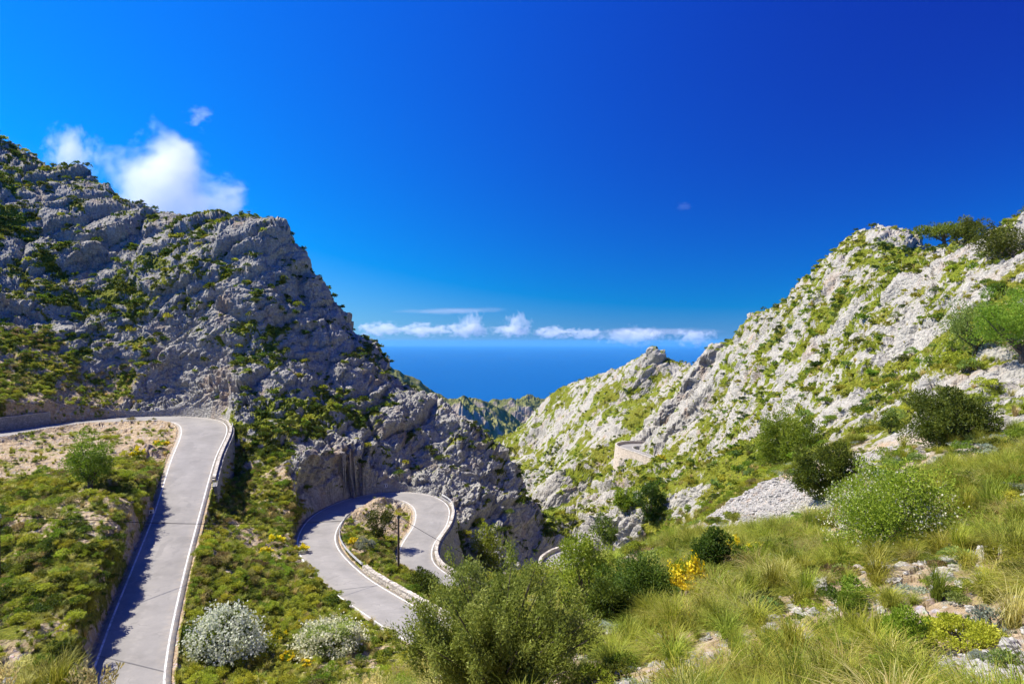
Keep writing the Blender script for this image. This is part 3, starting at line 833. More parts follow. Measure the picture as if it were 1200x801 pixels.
# second bend
j0 = road_index(RM, -20, 130.2); j1 = road_index(RM, -14.9, 124); j2 = road_index(RM, -13.4, 113); j3 = road_index(RM, -13.2, 94.7); j4 = road_index(RM, -3.3, 85.2)
cen2 = np.array([-22.0, 112.0])
s2 = outer_side(RM, RMN, j1, cen2)
road_wall('retaining_wall', 'tall curved stone retaining wall under the outside of the lower hairpin', RM, RMN, j1 - 8, j4 - 6, s2, .5, .6, 8.5, .02, 'grey_masonry', seed=4)
road_wall('parapet', 'low sandy stone parapet along the top of the tall retaining wall', RM, RMN, j1 + 2, j4, s2, .36, .4, .3, .4, 'coping_stone', cope='coping_stone', cope_h=.12, seed=5, cat='parapet')
guard_rail('steel guard rail at the back corner of the lower hairpin', RM, RMN, j0 + 10, j1 + 10, s2, .7, 'steel guard rails on the bends')
k0 = road_index(RM, -8.9, 64.9); k1 = road_index(RM, -19.9, 80.5); k2 = road_index(RM, -29.9, 114); k3 = road_index(RM, -27.9, 122)
road_wall('parapet', 'long sandy stone parapet on the inner side of the lower road', RM, RMN, k0 - 14, k1 + 4, s2 * -1, .4, .45, .5, .5, 'coping_stone', cope='coping_stone', cope_h=.14, seed=6, cat='parapet')
guard_rail('steel guard rail along the inside of the lower hairpin', RM, RMN, k1 + 5, k2 - 2, -s2, .5, 'steel guard rails on the bends')
# last visible piece of the main road
m0 = road_index(RM, 9.5, 106); m1 = road_index(RM, 13.5, 129.5)
road_wall('parapet', 'short curved stone parapet where the road vanishes behind the scrub', RM, RMN, m0, m1 + 4, outer_side(RM, RMN, road_index(RM, 8.6, 122), np.array([16., 122.])), .4, .4, .5, .55, 'coping_stone', cope='coping_stone', cope_h=.12, seed=7, cat='parapet')
# far bend
f0 = road_index(RF, 56, 276); f1 = road_index(RF, 58, 240)
sF = outer_side(RF, RFN, road_index(RF, 44.5, 269.5), np.array([54., 268.]))
road_wall('retaining_wall', 'cream stone retaining wall under the distant road bend on the rocky mountain', RF, RFN, f0, f1, sF, .4, .6, 8.0, .9, 'cream_masonry', cope='coping_stone', cope_h=.25, seed=8)

# utility poles and wires
def utility_pole(label, base, top_z, lean=0.0):
    root = empty('utility_pole', base); tag(root, label, 'utility pole', 'wooden utility poles')
    h = top_z - base[2]
    v, q = tube_mesh('p', [(0, 0, -1), (lean * .5, 0, h * .5), (lean, 0, h)], [.16, .14, .11], 10)
    link('shaft', mesh_np('shaft', v, q, True), 'weathered_wood', root)
    for s in (-1, 1):
        v, q = tube_mesh('i', [(lean + s * .16, 0, h - .35), (lean + s * .16, 0, h - .1)], [.05, .05], 8)
        link('insulator', mesh_np('insulator', v, q), 'porcelain', root)
    a = link('bracket', box_mesh('bracket', (lean - .22, -.04, h - .42), (lean + .22, .04, h - .35)), 'galvanised_steel', root)
    return np.array([base[0] + lean, base[1], top_z - .12])
g1 = ground_at(466, 671)
P1 = utility_pole('slim wooden utility pole rising from the scrub inside the lower hairpin', tuple(g1), g1[1] * -(603 - 400) / 800)
gp = np.array([-.752 * 58, 58.0, 0]); gp[2] = ground_z(gp[0], gp[1])
P0 = utility_pole('wooden utility pole on the scrub slope left of the straight road', tuple(gp), gp[1] * -(600 - 400) / 800)
P2 = np.array([6.0, 80.0, -33.0])
def wire(a, b, sag, label):
    t = np.linspace(0, 1, 40)[:, None]
    p = a * (1 - t) + b * t; p[:, 2] -= (4 * sag * t * (1 - t))[:, 0]
    c = p[0].copy()
    v, q = tube_mesh('w', p - c, .028, 5)
    o = link('overhead_wire', mesh_np('overhead_wire', v, q), 'black_cable'); o.location = c
    tag(o, label, 'wire', 'overhead wires')
wire(P0, P1, .9, 'black overhead wire spanning from the slope above the straight road to the slim pole')
wire(P1, P2 + np.array([0, 0, 4.0]), 1.0, 'black overhead wire running from the slim pole down past the dark ravine')
g2 = P2.copy(); g2[2] = ground_z(6.0, 80.0)
utility_pole('short utility pole in the scrub below the lower hairpin', tuple(g2), P2[2] + 4.1)

# kilometre stone beside the straight road
i_ = road_index(RM, -40.4, 82.5); g = np.array([*(RM[i_, :2] - RMN[i_] * s1 * (RM[i_, 3] / 2 + .22)), RM[i_, 2] - .1])
ms = empty('kilometre_stone', tuple(g)); tag(ms, 'small white kilometre stone with rounded yellow top at the road edge', 'kilometre stone')
sh = [(-.22, .0), (.22, .0), (.22, .62), (-.22, .62)]
link('base', box_mesh('base', (-.24, -.1, -.3), (.24, .1, .55)), 'white_sign', ms)
arc = [(.24 * math.cos(a), .24 * math.sin(a)) for a in np.linspace(0, math.pi, 9)]
vv = [(x, y, z + .552) for y in (-.1, .1) for x, z in arc]
bm = bmesh.new(); bv = [bm.verts.new(v) for v in vv]
bm.faces.new(bv[:9][::-1]); bm.faces.new(bv[9:])
for i in range(9): bm.faces.new((bv[i], bv[(i + 1) % 9], bv[9 + (i + 1) % 9], bv[9 + i]))
me = bpy.data.meshes.new('cap'); bm.to_mesh(me); bm.free()
link('cap', me, 'yellow_plastic', ms)
link('number_plate', box_mesh('number_plate', (-.1, -.106, .12), (.1, -.101, .36)), 'dark_sign', ms)
# chevron boards facing the traffic on the bends
def bend_sign(label, x, y, z, yaw, tall=1.5):
    r = empty('bend_sign', (x, y, z)); r.rotation_euler.z = yaw; tag(r, label, 'road sign', 'bend signs on the rock')
    link('post', box_mesh('post', (-.03, .012, -.4), (.03, .06, tall)), 'galvanised_steel', r)
    b = link('board', box_mesh('board', (-.45, -.02, tall - .65), (.45, .01, tall + .15)), 'white_sign', r)
    for sx in (-.28, .1):
        v = [(sx, -.026, tall - .25), (sx + .18, -.026, tall + .08), (sx + .32, -.026, tall + .08), (sx + .14, -.026, tall - .25), (sx + .32, -.026, tall - .58), (sx + .18, -.026, tall - .58)]
        v2 = [(a, -.02, c) for a, _, c in v]
        f = [(0, 1, 2, 3), (0, 3, 4, 5)]
        link('chevron', mesh_np('chevron', v, f), 'dark_sign', b)
q1 = RM[j0 - 6]; nrm = RMN[j0 - 6] * s2
bend_sign('small black and white chevron sign against the rock behind the lower hairpin', float(q1[0] + nrm[0] * 4.0), float(q1[1] + nrm[1] * 4.0), float(q1[2]), 0.1)
q1 = RM[iA]; nrm = RMN[iA] * s1
bend_sign('small black and white chevron sign on the rock beyond the upper bend', float(q1[0] + nrm[0] * 4.2), float(q1[1] + nrm[1] * 4.2), float(q1[2]), 0.2)
# ------------------------------------------------------------------ plants
def leaf_mat(name, lo, mid, hi, trans=.4, var=.3):
    m, nt, out = new_mat(name); t = NT(nt)
    lv = t.attr('lv')
    rnd = t.n('ObjectInfo').outputs['Random']
    c = t.ramp(lv, [(0.05, lo), (.5, mid), (.95, hi)])
    hs = t.n('HueSaturation'); t.link(c, hs.inputs['Color'])
    t.link(t.map(rnd, 0, 1, .5 - .035 * var / .35, .5 + .03 * var / .35), hs.inputs['Hue']); t.link(t.map(t.math('FRACT', t.math('MULTIPLY', rnd, 7.31)), 0, 1, 1 - var, 1 + var), hs.inputs['Value'])
    c = hs.outputs[0]
    d = t.n('BsdfPrincipled'); t.link(c, d.inputs['Base Color']); d.inputs['Roughness'].default_value = .62; d.inputs['Specular IOR Level'].default_value = .25
    tr = t.n('BsdfTranslucent'); t.link(c, tr.inputs['Color'])
    mx = t.n('MixShader'); mx.inputs[0].default_value = trans
    t.link(d.outputs[0], mx.inputs[1]); t.link(tr.outputs[0], mx.inputs[2]); t.link(mx.outputs[0], out.inputs['Surface'])
leaf_mat('leaf_dark', (.045, .08, .008), (.09, .135, .012), (.155, .2, .02))
leaf_mat('leaf_green', (.11, .17, .011), (.205, .28, .02), (.33, .4, .04))
leaf_mat('leaf_lime', (.22, .25, .016), (.37, .395, .028), (.53, .53, .07))
leaf_mat('leaf_olive', (.13, .19, .03), (.23, .31, .06), (.36, .43, .12))
leaf_mat('leaf_fresh', (.155, .235, .028), (.27, .37, .05), (.43, .52, .11))
leaf_mat('leaf_grey', (.22, .26, .18), (.32, .36, .26), (.45, .48, .36))
leaf_mat('leaf_brown', (.14, .115, .035), (.25, .205, .06), (.38, .32, .12))
leaf_mat('grass_green', (.16, .2, .014), (.29, .33, .026), (.45, .46, .07))
leaf_mat('grass_straw', (.32, .28, .06), (.48, .42, .11), (.66, .58, .24))
leaf_mat('petal_white', (.5, .55, .36), (.66, .69, .52), (.8, .8, .68), .3, .08)
leaf_mat('petal_cream', (.5, .5, .3), (.66, .64, .42), (.78, .76, .56), .3, .08)
leaf_mat('petal_yellow', (.72, .56, .01), (.82, .68, .015), (.88, .78, .06), .3, .1)
def bark_mat():
    m, nt, out = new_mat('bark'); t = NT(nt)
    n = t.noise(t.scalev(t.pos(), (6, 6, 1.5)), 3, 5, .65)
    t.bsdf(out, t.ramp(n, [(.3, (.05, .04, .032)), (.7, (.2, .165, .13))]), .95, t.bump(n, .6, .03), .1)
bark_mat()
def rock_mat():
    m, nt, out = new_mat('loose_stone'); t = NT(nt)
    p = t.pos(); n = t.noise(p, 5, 7, .68)
    c = t.ramp(n, [(.28, (.2, .188, .165)), (.48, (.37, .35, .31)), (.7, (.55, .52, .465))])
    c = t.mix(t.map(t.noise(p, 2, 3), .55, .7, 0, .5), c, (.44, .31, .2))
    t.bsdf(out, c, .93, t.bump(t.noise(p, 14, 6, .7), .5, .05), .12)
rock_mat()

def leaf_cards(P, D, size, r, aspect=2.0, lv=None, fold=False):
    """diamond leaves at P pointing along D"""
    n = len(P)
    D = D / (np.linalg.norm(D, axis=1)[:, None] + 1e-9)
    R = r.normal(size=(n, 3)); S = np.cross(D, R); S /= np.linalg.norm(S, axis=1)[:, None] + 1e-9
    size = np.broadcast_to(size, (n,))[:, None]
    a = P; b = P + D * size * .45 + S * size * .5 / aspect; c = P + D * size; d = P + D * size * .45 - S * size * .5 / aspect
    V_ = np.stack([a, b, c, d], 1).reshape(-1, 3)
    F_ = np.arange(n * 4).reshape(n, 4)
    return V_, F_
def with_lv(me, lv):
    at = me.attributes.new('lv', 'FLOAT', 'FACE'); at.data.foreach_set('value', np.asarray(lv, np.float32))
    return me
def foliage(name, seed, n_clump, n_leaf, leaf, shape=(1, 1, .8), clump_r=.34, up=.25, aspect=2.0, base=.12, hollow=.55):
    """a bush of unit half-width: leaves gathered in clumps on an uneven dome"""
    r = np.random.default_rng(seed)
    c = r.normal(size=(n_clump * 3, 3)); c[:, 2] = np.abs(c[:, 2]) * .9 - .12
    c /= np.linalg.norm(c, axis=1)[:, None]
    c = c[:n_clump] * r.uniform(hollow, 1.0, n_clump)[:, None]
    cr = clump_r * r.uniform(.6, 1.25, n_clump)
    c *= (1 - clump_r * .8)
    k_ = r.integers(0, n_clump, n_leaf)
    d = r.normal(size=(n_leaf, 3)); d /= np.linalg.norm(d, axis=1)[:, None]
    d[:, 2] = np.where(d[:, 2] < -.3, -d[:, 2] * .6, d[:, 2])
    rad = r.uniform(.45, 1.0, n_leaf) ** .6
    P = c[k_] + d * (cr[k_] * rad)[:, None]
    P = P * np.array(shape); P[:, 2] += shape[2] * .42 + base * 0
    P[:, 2] = np.abs(P[:, 2] - .02) + .02
    D = d * .8 + r.normal(size=(n_leaf, 3)) * .6 + np.array([0, 0, up])
    V_, F_ = leaf_cards(P, D, leaf * r.uniform(.6, 1.35, n_leaf), r, aspect)
    lv = np.clip(r.random(n_clump)[k_] * .55 + r.random(n_leaf) * .45, 0, 1)
    return with_lv(mesh_np(name, V_, F_), lv)
def stems(name, seed, n, height_, spread, rad=.035):
    r = np.random.default_rng(seed); parts_ = []
    for i in range(n):
        a = r.uniform(0, 6.28); e = spread * r.uniform(.4, 1)
        p = [(0.05 * math.cos(a), .05 * math.sin(a), -.12), (e * .35 * math.cos(a) + r.normal() * .03, e * .35 * math.sin(a), height_ * .45), (e * math.cos(a), e * math.sin(a), height_ * r.uniform(.8, 1))]
        parts_.append(tube_mesh('s', p, [rad, rad * .7, rad * .25], 5))
    return mesh_np(name, *merge(parts_), True)
def tuft(name, seed, n, curve=.9, width=.018, h=1.0, spread=.75, plume=0):
    """arching grass blades from one root; height about 1"""
    r = np.random.default_rng(seed)
    a = r.uniform(0, 6.283, n); L = h * r.uniform(.55, 1.15, n); out = spread * r.uniform(.15, 1, n) ** .8
    segs = 4; P = []
    rx, ry = r.normal(0, .09, n), r.normal(0, .09, n)
    bend = curve * r.uniform(.5, 1.2, n)
    for s in range(segs + 1):
        t = s / segs
        rr = out * (t * .55 + .75 * t * t)
        z = L * (t * 1.15 - bend * .55 * t * t * t)
        c = np.stack([rx + rr * np.cos(a), ry + rr * np.sin(a), z - .03], 1)
        w = width * (1 - .85 * t) * r.uniform(.7, 1.3, n)
        side = np.stack([-np.sin(a), np.cos(a), np.zeros(n)], 1)
        P.append(c - side * w[:, None]); P.append(c + side * w[:, None])
    V_ = np.stack(P, 1).reshape(-1, 3); k_ = 2 * (segs + 1)
    F_ = []
    o = np.arange(n) * k_
    for s in range(segs):
        F_.append(np.stack([o + 2 * s, o + 2 * s + 1, o + 2 * s + 3, o + 2 * s + 2], 1))
    F_ = np.stack(F_, 1).reshape(-1, 4)
    lv = np.repeat(r.random(n), segs)
    if plume:
        pa = r.uniform(0, 6.283, plume); pl = h * r.uniform(1.2, 1.7, plume); po = spread * r.uniform(.1, .75, plume)
        parts_ = [(V_, F_)]; lvs = [lv]
        for i in range(plume):
            tt = np.linspace(0, 1, 5)
            cx = po[i] * tt ** 1.6 * math.cos(pa[i]); cy = po[i] * tt ** 1.6 * math.sin(pa[i]); cz = pl[i] * tt
            sv_, sf_ = tube_mesh('c', np.stack([cx, cy, cz], 1), [.008, .007, .006, .005, .003], 3)
            parts_.append((sv_, sf_)); lvs.append(np.full(len(sf_), .75))
            q = 26; u_ = r.uniform(.72, 1.0, q)
            pp = np.stack([np.interp(u_, tt, cx), np.interp(u_, tt, cy), np.interp(u_, tt, cz)], 1) + r.normal(0, .02, (q, 3))
            dv = np.stack([r.normal(0, .5, q) + math.cos(pa[i]) * .3, r.normal(0, .5, q) + math.sin(pa[i]) * .3, np.full(q, .8)], 1)
            lv_, lf_ = leaf_cards(pp, dv, .10, r, 3.0)
            parts_.append((lv_, lf_)); lvs.append(r.uniform(.8, 1, q))
        V_, F_ = merge(parts_); lv = np.concatenate(lvs)
    return with_lv(mesh_np(name, V_, F_), lv)
def stone_mesh(name, seed, flat=.7):
    bm = bmesh.new(); bmesh.ops.create_icosphere(bm, subdivisions=3, radius=1)
    P = np.array([v.co[:] for v in bm.verts])
    f_, e_ = facets(P + seed * 3.1, .9, seed); f2_, _ = facets(P + seed, .42, seed + 9)
    P = P * (0.72 + .5 * f_ + .14 * f2_)[:, None] * np.array([1.15, .9, flat])
    faces = np.array([[v.index for v in f.verts] for f in bm.faces]); bm.free()
    return mesh_np(name, P, faces)
def setm(me, mat):
    me.materials.clear(); me.materials.append(MATS[mat]); return me
def clone(me, mat):
    return setm(me.copy(), mat)

BM = {}
shape_src = {
 'round': foliage('foliage', 1, 16, 900, .14, (1, 1, .85)),
 'broad': foliage('foliage', 2, 20, 900, .14, (1.15, .95, .6), .3),
 'loose': foliage('foliage', 3, 13, 640, .15, (1, .9, .95), .26, .5, 2.4, hollow=.35),
 'low': foliage('foliage', 4, 18, 700, .13, (1.2, 1.1, .42), .3),
}
far_src = {
 'round': foliage('foliage', 5, 9, 150, .34, (1, 1, .85), .4, aspect=1.5),
 'broad': foliage('foliage', 6, 10, 150, .34, (1.2, .95, .6), .36, aspect=1.5),
 'loose': foliage('foliage', 7, 8, 120, .34, (1, .9, 1.0), .34, aspect=1.6),
}
TUFT = {'arch': tuft('blades', 1, 260, 1.15, .012, 1.0, .95), 'up': tuft('blades', 2, 220, .6, .012, 1.1, .55), 'plume': tuft('blades', 3, 150, .8, .012, .9, .6, 16),
        'mid': tuft('blades', 4, 90, 1.0, .03, 1.0, .85), 'midup': tuft('blades', 5, 80, .7, .03, 1.1, .6)}
STONES = [setm(stone_mesh('stone', s_, f_), 'loose_stone') for s_, f_ in ((1, .7), (2, .6), (3, .85), (4, .5))]
def bmesh_of(kind, mat, far=False):
    key = (kind, mat, far)
    if key not in BM:
        src = far_src if far else (shape_src if kind in shape_src else TUFT)
        BM[key] = clone(src[kind], mat)
    return BM[key]
STEM = setm(stems('stem', 5, 7, .7, .55), 'bark')

def stuff_instances(name, label, cat, pos, scale, rot, var, meshes):
    """uncountable cover: one object, points dressed by geometry nodes"""
    me = bpy.data.meshes.new(name); me.vertices.add(len(pos)); me.vertices.foreach_set('co', np.asarray(pos, np.float32).ravel())
    for an, av, ty in (('sc', scale, 'FLOAT'), ('rz', rot, 'FLOAT'), ('vr', var, 'INT')):
        at = me.attributes.new(an, ty, 'POINT'); at.data.foreach_set('value', np.asarray(av, np.float32 if ty == 'FLOAT' else np.int32))
    o = link(name, me, None, kind='stuff'); tag(o, label, cat)
    ng = bpy.data.node_groups.new(name, 'GeometryNodeTree')
    ng.interface.new_socket('Geometry', in_out='INPUT', socket_type='NodeSocketGeometry'); ng.interface.new_socket('Geometry', in_out='OUTPUT', socket_type='NodeSocketGeometry')
    gi, go = ng.nodes.new('NodeGroupInput'), ng.nodes.new('NodeGroupOutput'); jn = ng.nodes.new('GeometryNodeJoinGeometry')
    def na(nm, ty):
        nd = ng.nodes.new('GeometryNodeInputNamedAttribute'); nd.data_type = ty; nd.inputs['Name'].default_value = nm; return nd.outputs['Attribute']
    sc_, rz_, vr_ = na('sc', 'FLOAT'), na('rz', 'FLOAT'), na('vr', 'INT')
    cx = ng.nodes.new('ShaderNodeCombineXYZ'); ng.links.new(rz_, cx.inputs['Z'])
    for k_, m_ in enumerate(meshes):
        src = bpy.data.objects.new(name + '_piece', m_)
        oi = ng.nodes.new('GeometryNodeObjectInfo'); oi.inputs['Object'].default_value = src; oi.inputs['As Instance'].default_value = True
        cmp_ = ng.nodes.new('FunctionNodeCompare'); cmp_.data_type = 'INT'; cmp_.operation = 'EQUAL'
        ng.links.new(vr_, cmp_.inputs[2]); cmp_.inputs[3].default_value = k_
        ip = ng.nodes.new('GeometryNodeInstanceOnPoints')
        ng.links.new(gi.outputs[0], ip.inputs['Points']); ng.links.new(cmp_.outputs[0], ip.inputs['Selection']); ng.links.new(oi.outputs['Geometry'], ip.inputs['Instance'])
        ng.links.new(cx.outputs[0], ip.inputs['Rotation']); ng.links.new(sc_, ip.inputs['Scale'])
        ng.links.new(ip.outputs[0], jn.inputs[0])
    ng.links.new(jn.outputs[0], go.inputs[0])
    md = o.modifiers.new('cover', 'NODES'); md.node_group = ng
    return o
# ------------------------------------------------------------------ single plants one can point at
def plant(name, label, cat, pos, half, mesh, group=None, height_=None, stem=True, extra=None, rz=None, sub='foliage'):
    """half: half-width in metres"""
    rz = random.uniform(0, 6.28) if rz is None else rz
    sz = height_ if height_ else half
    if not stem and not extra:
        o = link(name, mesh); o.location = pos; o.scale = (half, half, sz); o.rotation_euler.z = rz
        tag(o, label, cat, group); return o
    r = empty(name, tuple(pos)); r.scale = (half, half, sz); r.rotation_euler.z = rz
    tag(r, label, cat, group)
    link(sub, mesh, None, r)
    if stem: link('stem', STEM, None, r)
    for nm, me in (extra or []): link(nm, me, None, r)
    return r
def blossoms(seed, n, size, mat, shape=(1, 1, .8), top=.0, clumps=24, n_patch=None, off=(0, 0)):
    r = np.random.default_rng(seed)
    c = r.normal(size=(clumps, 3)); c[:, 2] = np.abs(c[:, 2]); c /= np.linalg.norm(c, axis=1)[:, None]
    if n_patch: c = np.stack([r.normal(off[0], .3, clumps), r.normal(off[1], .3, clumps), np.abs(r.normal(.75, .2, clumps))], 1)
    k_ = r.integers(0, clumps, n)
    c = c * r.uniform(.7, 1.12, (clumps, 1))
    P = c[k_] * .92 + r.normal(0, .1, (n, 3)); P[:, 2] = np.maximum(P[:, 2], top)
    P = P * np.array(shape); P[:, 2] += shape[2] * .3
    D = r.normal(size=(n, 3)) + np.array([0, 0, .6])
    V_, F_ = leaf_cards(P, D, size * r.uniform(.6, 1.4, n), r, 1.2)
    return setm(with_lv(mesh_np('blossom', V_, F_), r.random(n)), mat)
def big_tree(name, label, pos, half, tall, crown_mat, seed, n_leaf, leaf, flat=.6, cat='tree', trunk_h=.45, group=None, lean=(0, 0), n_clump=40, rad=.07):
    r_ = np.random.default_rng(seed)
    root = empty(name, tuple(pos)); tag(root, label, cat, group)
    parts_ = []
    top = np.array([lean[0], lean[1], tall * trunk_h])
    parts_.append(tube_mesh('t', [(0, 0, -.4), top * np.array([.4, .4, .5]), top], [half * rad * 1.4, half * rad * 1.05, half * rad * .8], 8))
    # where the leaf masses sit: bushes are leafy to the ground, trees carry them higher
    if cat in ('bush', 'shrub'): zc, zh = .40, .60
    elif flat <= .55: zc, zh = .74, .26
    else: zc, zh = .52, .5
    cl = r_.normal(size=(n_clump, 3)); cl /= np.linalg.norm(cl, axis=1)[:, None]
    cl *= (r_.uniform(.25, 1.0, n_clump) ** .5)[:, None] * .82
    cl = cl * np.array([half, half * .9, tall * zh]) * (1 + .22 * r_.normal(size=(n_clump, 1)) * .6) + np.array([lean[0], lean[1], tall * zc])
    cl[:, 2] = np.maximum(cl[:, 2], tall * (.06 if cat in ('bush', 'shrub') else .15))
    for t_ in cl[:14]:
        st = top * r_.uniform(.3, 1.0)
        parts_.append(tube_mesh('l', [st, st * .45 + t_ * .55 + np.array([0, 0, -.04 * tall]), t_], [half * rad * .5, half * rad * .3, half * rad * .1], 5))
    cl[:, :2] += (np.sin(cl[:, [1, 0]] * 5 / half + seed) * .1 * half)
    cl[::9, 2] *= 1.16
    link('trunk', setm(mesh_np('trunk', *merge(parts_), True), 'bark'), None, root)
    cr = half * r_.uniform(.18, .40, n_clump) * (1 if n_clump < 60 else .82)
    k_ = r_.integers(0, n_clump, n_leaf)
    d = r_.normal(size=(n_leaf, 3)); d /= np.linalg.norm(d, axis=1)[:, None]
    P = cl[k_] + d * (cr[k_] * r_.uniform(.3, 1, n_leaf) ** .6)[:, None] * np.array([1, 1, flat])
    V_, F_ = leaf_cards(P, d + r_.normal(size=(n_leaf, 3)) * .6 + np.array([0, 0, .35]), leaf * r_.uniform(.6, 1.3, n_leaf), r_, 2.4)
    lv = np.clip(r_.random(n_clump)[k_] * .5 + r_.random(n_leaf) * .5, 0, 1)
    link('crown', setm(with_lv(mesh_np('crown', V_, F_), lv), crown_mat), None, root)
    return root
def px(p, n): return n * p[1] / 800      # n pixels of the survey view, in metres, at that distance
TAKEN = []
def spot(u, v, ymin=3.0, w=0):
    p = ground_at(u, v, ymin); p[2] -= .06
    TAKEN.append((p[0], p[1], px(p, w) * .45))
    return p

# the big grey-green bush in the middle of the foreground
pb = np.array([-.3, 15.2, 0.0]); pb[2] = ground_z(-.3, 15.2)
def hero_bush(pos):
    r_ = np.random.default_rng(77)
    root = empty('olive_bush', tuple(pos)); tag(root, 'large feathery grey-green bush covering the end of the lower road', 'bush')
    top = -4.85 - pos[2]
    parts_, cl = [], []
    for i in range(64):
        a = r_.uniform(0, 6.283); e = r_.uniform(.1, 1) ** .6 * 2.45
        hh = top * (1.02 - .55 * (e / 2.45) ** 2.2) * r_.uniform(.72, 1.0)
        tip = np.array([e * math.cos(a), e * math.sin(a) * .8, hh])
        parts_.append(tube_mesh('b', [(.15 * math.cos(a), .15 * math.sin(a), -.3), tip * np.array([.35, .35, .5]), tip], [.045, .025, .006], 5))
        for k_ in range(9):
            t_ = r_.uniform(.28, 1.0)
            b_ = tip * np.array([t_ ** 1.3, t_ ** 1.3, t_]) + r_.normal(0, .17, 3)
            cl.append(b_)
    link('stem', setm(mesh_np('stem', *merge(parts_), True), 'bark'), None, root)
    cl = np.array(cl); n = 120000
    k_ = r_.integers(0, len(cl), n)
    axis = np.stack([cl[:, 0] * .25, cl[:, 1] * .25, np.full(len(cl), 1.0)], 1) + r_.normal(0, .35, cl.shape); axis /= np.linalg.norm(axis, axis=1)[:, None]
    u_ = r_.uniform(-.33, .4, n)
    P = cl[k_] + axis[k_] * u_[:, None] + r_.normal(0, .085, (n, 3)) * (1 - .5 * np.clip(u_, 0, 1))[:, None]
    D = axis[k_] * .8 + r_.normal(0, .6, (n, 3))
    V_, F_ = leaf_cards(P, D, .078 * r_.uniform(.6, 1.4, n), r_, 3.0)
    lv = np.clip(r_.random(len(cl))[k_] * .55 + r_.random(n) * .45, 0, 1)
    link('foliage', setm(with_lv(mesh_np('foliage', V_, F_), lv), 'leaf_fresh'), None, root)
hero_bush(pb); TAKEN.append((pb[0], pb[1], 2.0))

p = spot(262, 772, 40, 95)
plant('flowering_shrub', 'rounded shrub covered in white blossom beside the straight road', 'shrub', p, px(p, 46), clone(foliage('foliage', 31, 34, 5200, .075, (1, 1, .85), .25), 'leaf_green'), height_=px(p, 52),
      extra=[('blossom', blossoms(4, 6800, .055, 'petal_white', (1, 1, .85), .0, 150))], rz=0)
p = spot(385, 763, 40, 85)
plant('flowering_shrub', 'cream flowering shrub on the bank below the lower road', 'shrub', p, px(p, 42), clone(foliage('foliage', 32, 30, 4200, .08, (1, 1, .7), .25), 'leaf_olive'), height_=px(p, 40),
      extra=[('blossom', blossoms(5, 5000, .06, 'petal_cream', (1, 1, .7), .05, 130))], rz=0)
p = spot(106, 572, 60, 60)
big_tree('wild_olive_tree', 'bushy green tree on the brown slope inside the upper bend', p, px(p, 34), px(p, 66), 'leaf_green', 21, 9000, .24, 1.1, n_clump=60, trunk_h=.28)
p = spot(443, 632, 80, 40)
big_tree('evergreen_bush', 'dark evergreen bush inside the lower hairpin', p, px(p, 21), px(p, 44), 'leaf_dark', 22, 5000, .26, 1.0, 'bush', trunk_h=.25, n_clump=40)
p = spot(427, 648, 80, 24)
plant('silver_shrub', 'small silvery shrub inside the lower hairpin', 'shrub', p, px(p, 13), clone(foliage('foliage', 33, 20, 1500, .16, (1, 1, .9), .26, .5, 3), 'leaf_grey'), height_=px(p, 16))
p = spot(918, 548, 40, 80)
big_tree('evergreen_bush', 'tall bright green bush leaning on the pale rock above the scree', p, px(p, 42), px(p, 72), 'leaf_green', 23, 24000, .24, .95, 'bush', trunk_h=.22, n_clump=80, lean=(.5, 0))
p = spot(968, 577, 30, 70)
big_tree('evergreen_bush', 'dark olive bush at the upper end of the grey scree', p, px(p, 40), px(p, 62), 'leaf_dark', 24, 18000, .17, .95, 'bush', trunk_h=.2, n_clump=70)
p = spot(1045, 648, 15, 130)
fb = big_tree('flowering_bush', 'wide yellow-green bush with pale flower tips on the near slope', p, px(p, 86), px(p, 118), 'leaf_green', 25, 30000, .085, .8, 'bush', trunk_h=.2, n_clump=130)
link('blossom', blossoms(61, 2600, .055, 'petal_cream', (px(p, 84), px(p, 78), px(p, 118) * .62), 0, 130), None, fb)
p = spot(1112, 522, 25, 110)
big_tree('evergreen_bush', 'broad dark green bush below the slanting white rock slabs', p, px(p, 56), px(p, 66), 'leaf_dark', 26, 26000, .17, .8, 'bush', trunk_h=.2, n_clump=90)
p = spot(1198, 425, 35, 100)
big_tree('pine_tree', 'large soft green pine on the rocky mountainside', p, px(p, 52), px(p, 95), 'leaf_green', 27, 22000, .17, .7, 'tree', trunk_h=.2, n_clump=58)
p = spot(1145, 418, 40, 60)
big_tree('wild_olive_tree', 'dark straggly tree beside the large pine on the rocky mountainside', p, px(p, 34), px(p, 62), 'leaf_olive', 28, 7000, .2, .8, 'tree', trunk_h=.3, n_clump=36)
p = spot(1103, 289, 80, 50)
big_tree('umbrella_pine', 'flat-topped pine spreading over the mountain crest', p, px(p, 30), px(p, 27), 'leaf_green', 29, 5000, .42, .5, 'tree', trunk_h=.5, n_clump=40, rad=.06)
p = spot(1131, 287, 80, 40)
big_tree('umbrella_pine', 'darker round-topped pine on the mountain crest', p, px(p, 20), px(p, 30), 'leaf_dark', 30, 4500, .42, .8, 'tree', trunk_h=.4, n_clump=36, rad=.07)
p = spot(1180, 300, 60, 60)
big_tree('evergreen_bush', 'dark bush on the crest under the topmost rock', p, px(p, 36), px(p, 40), 'leaf_dark', 31, 7000, .28, .8, 'bush', trunk_h=.2, n_clump=50)
p = spot(742, 722, 15, 100)
big_tree('broom_bush', 'dark green broom bush with yellow flowers on the near slope', p, px(p, 50), px(p, 72), 'leaf_dark', 32, 18000, .085, .95, 'bush', trunk_h=.2, n_clump=90)
p = spot(803, 700, 15, 40)
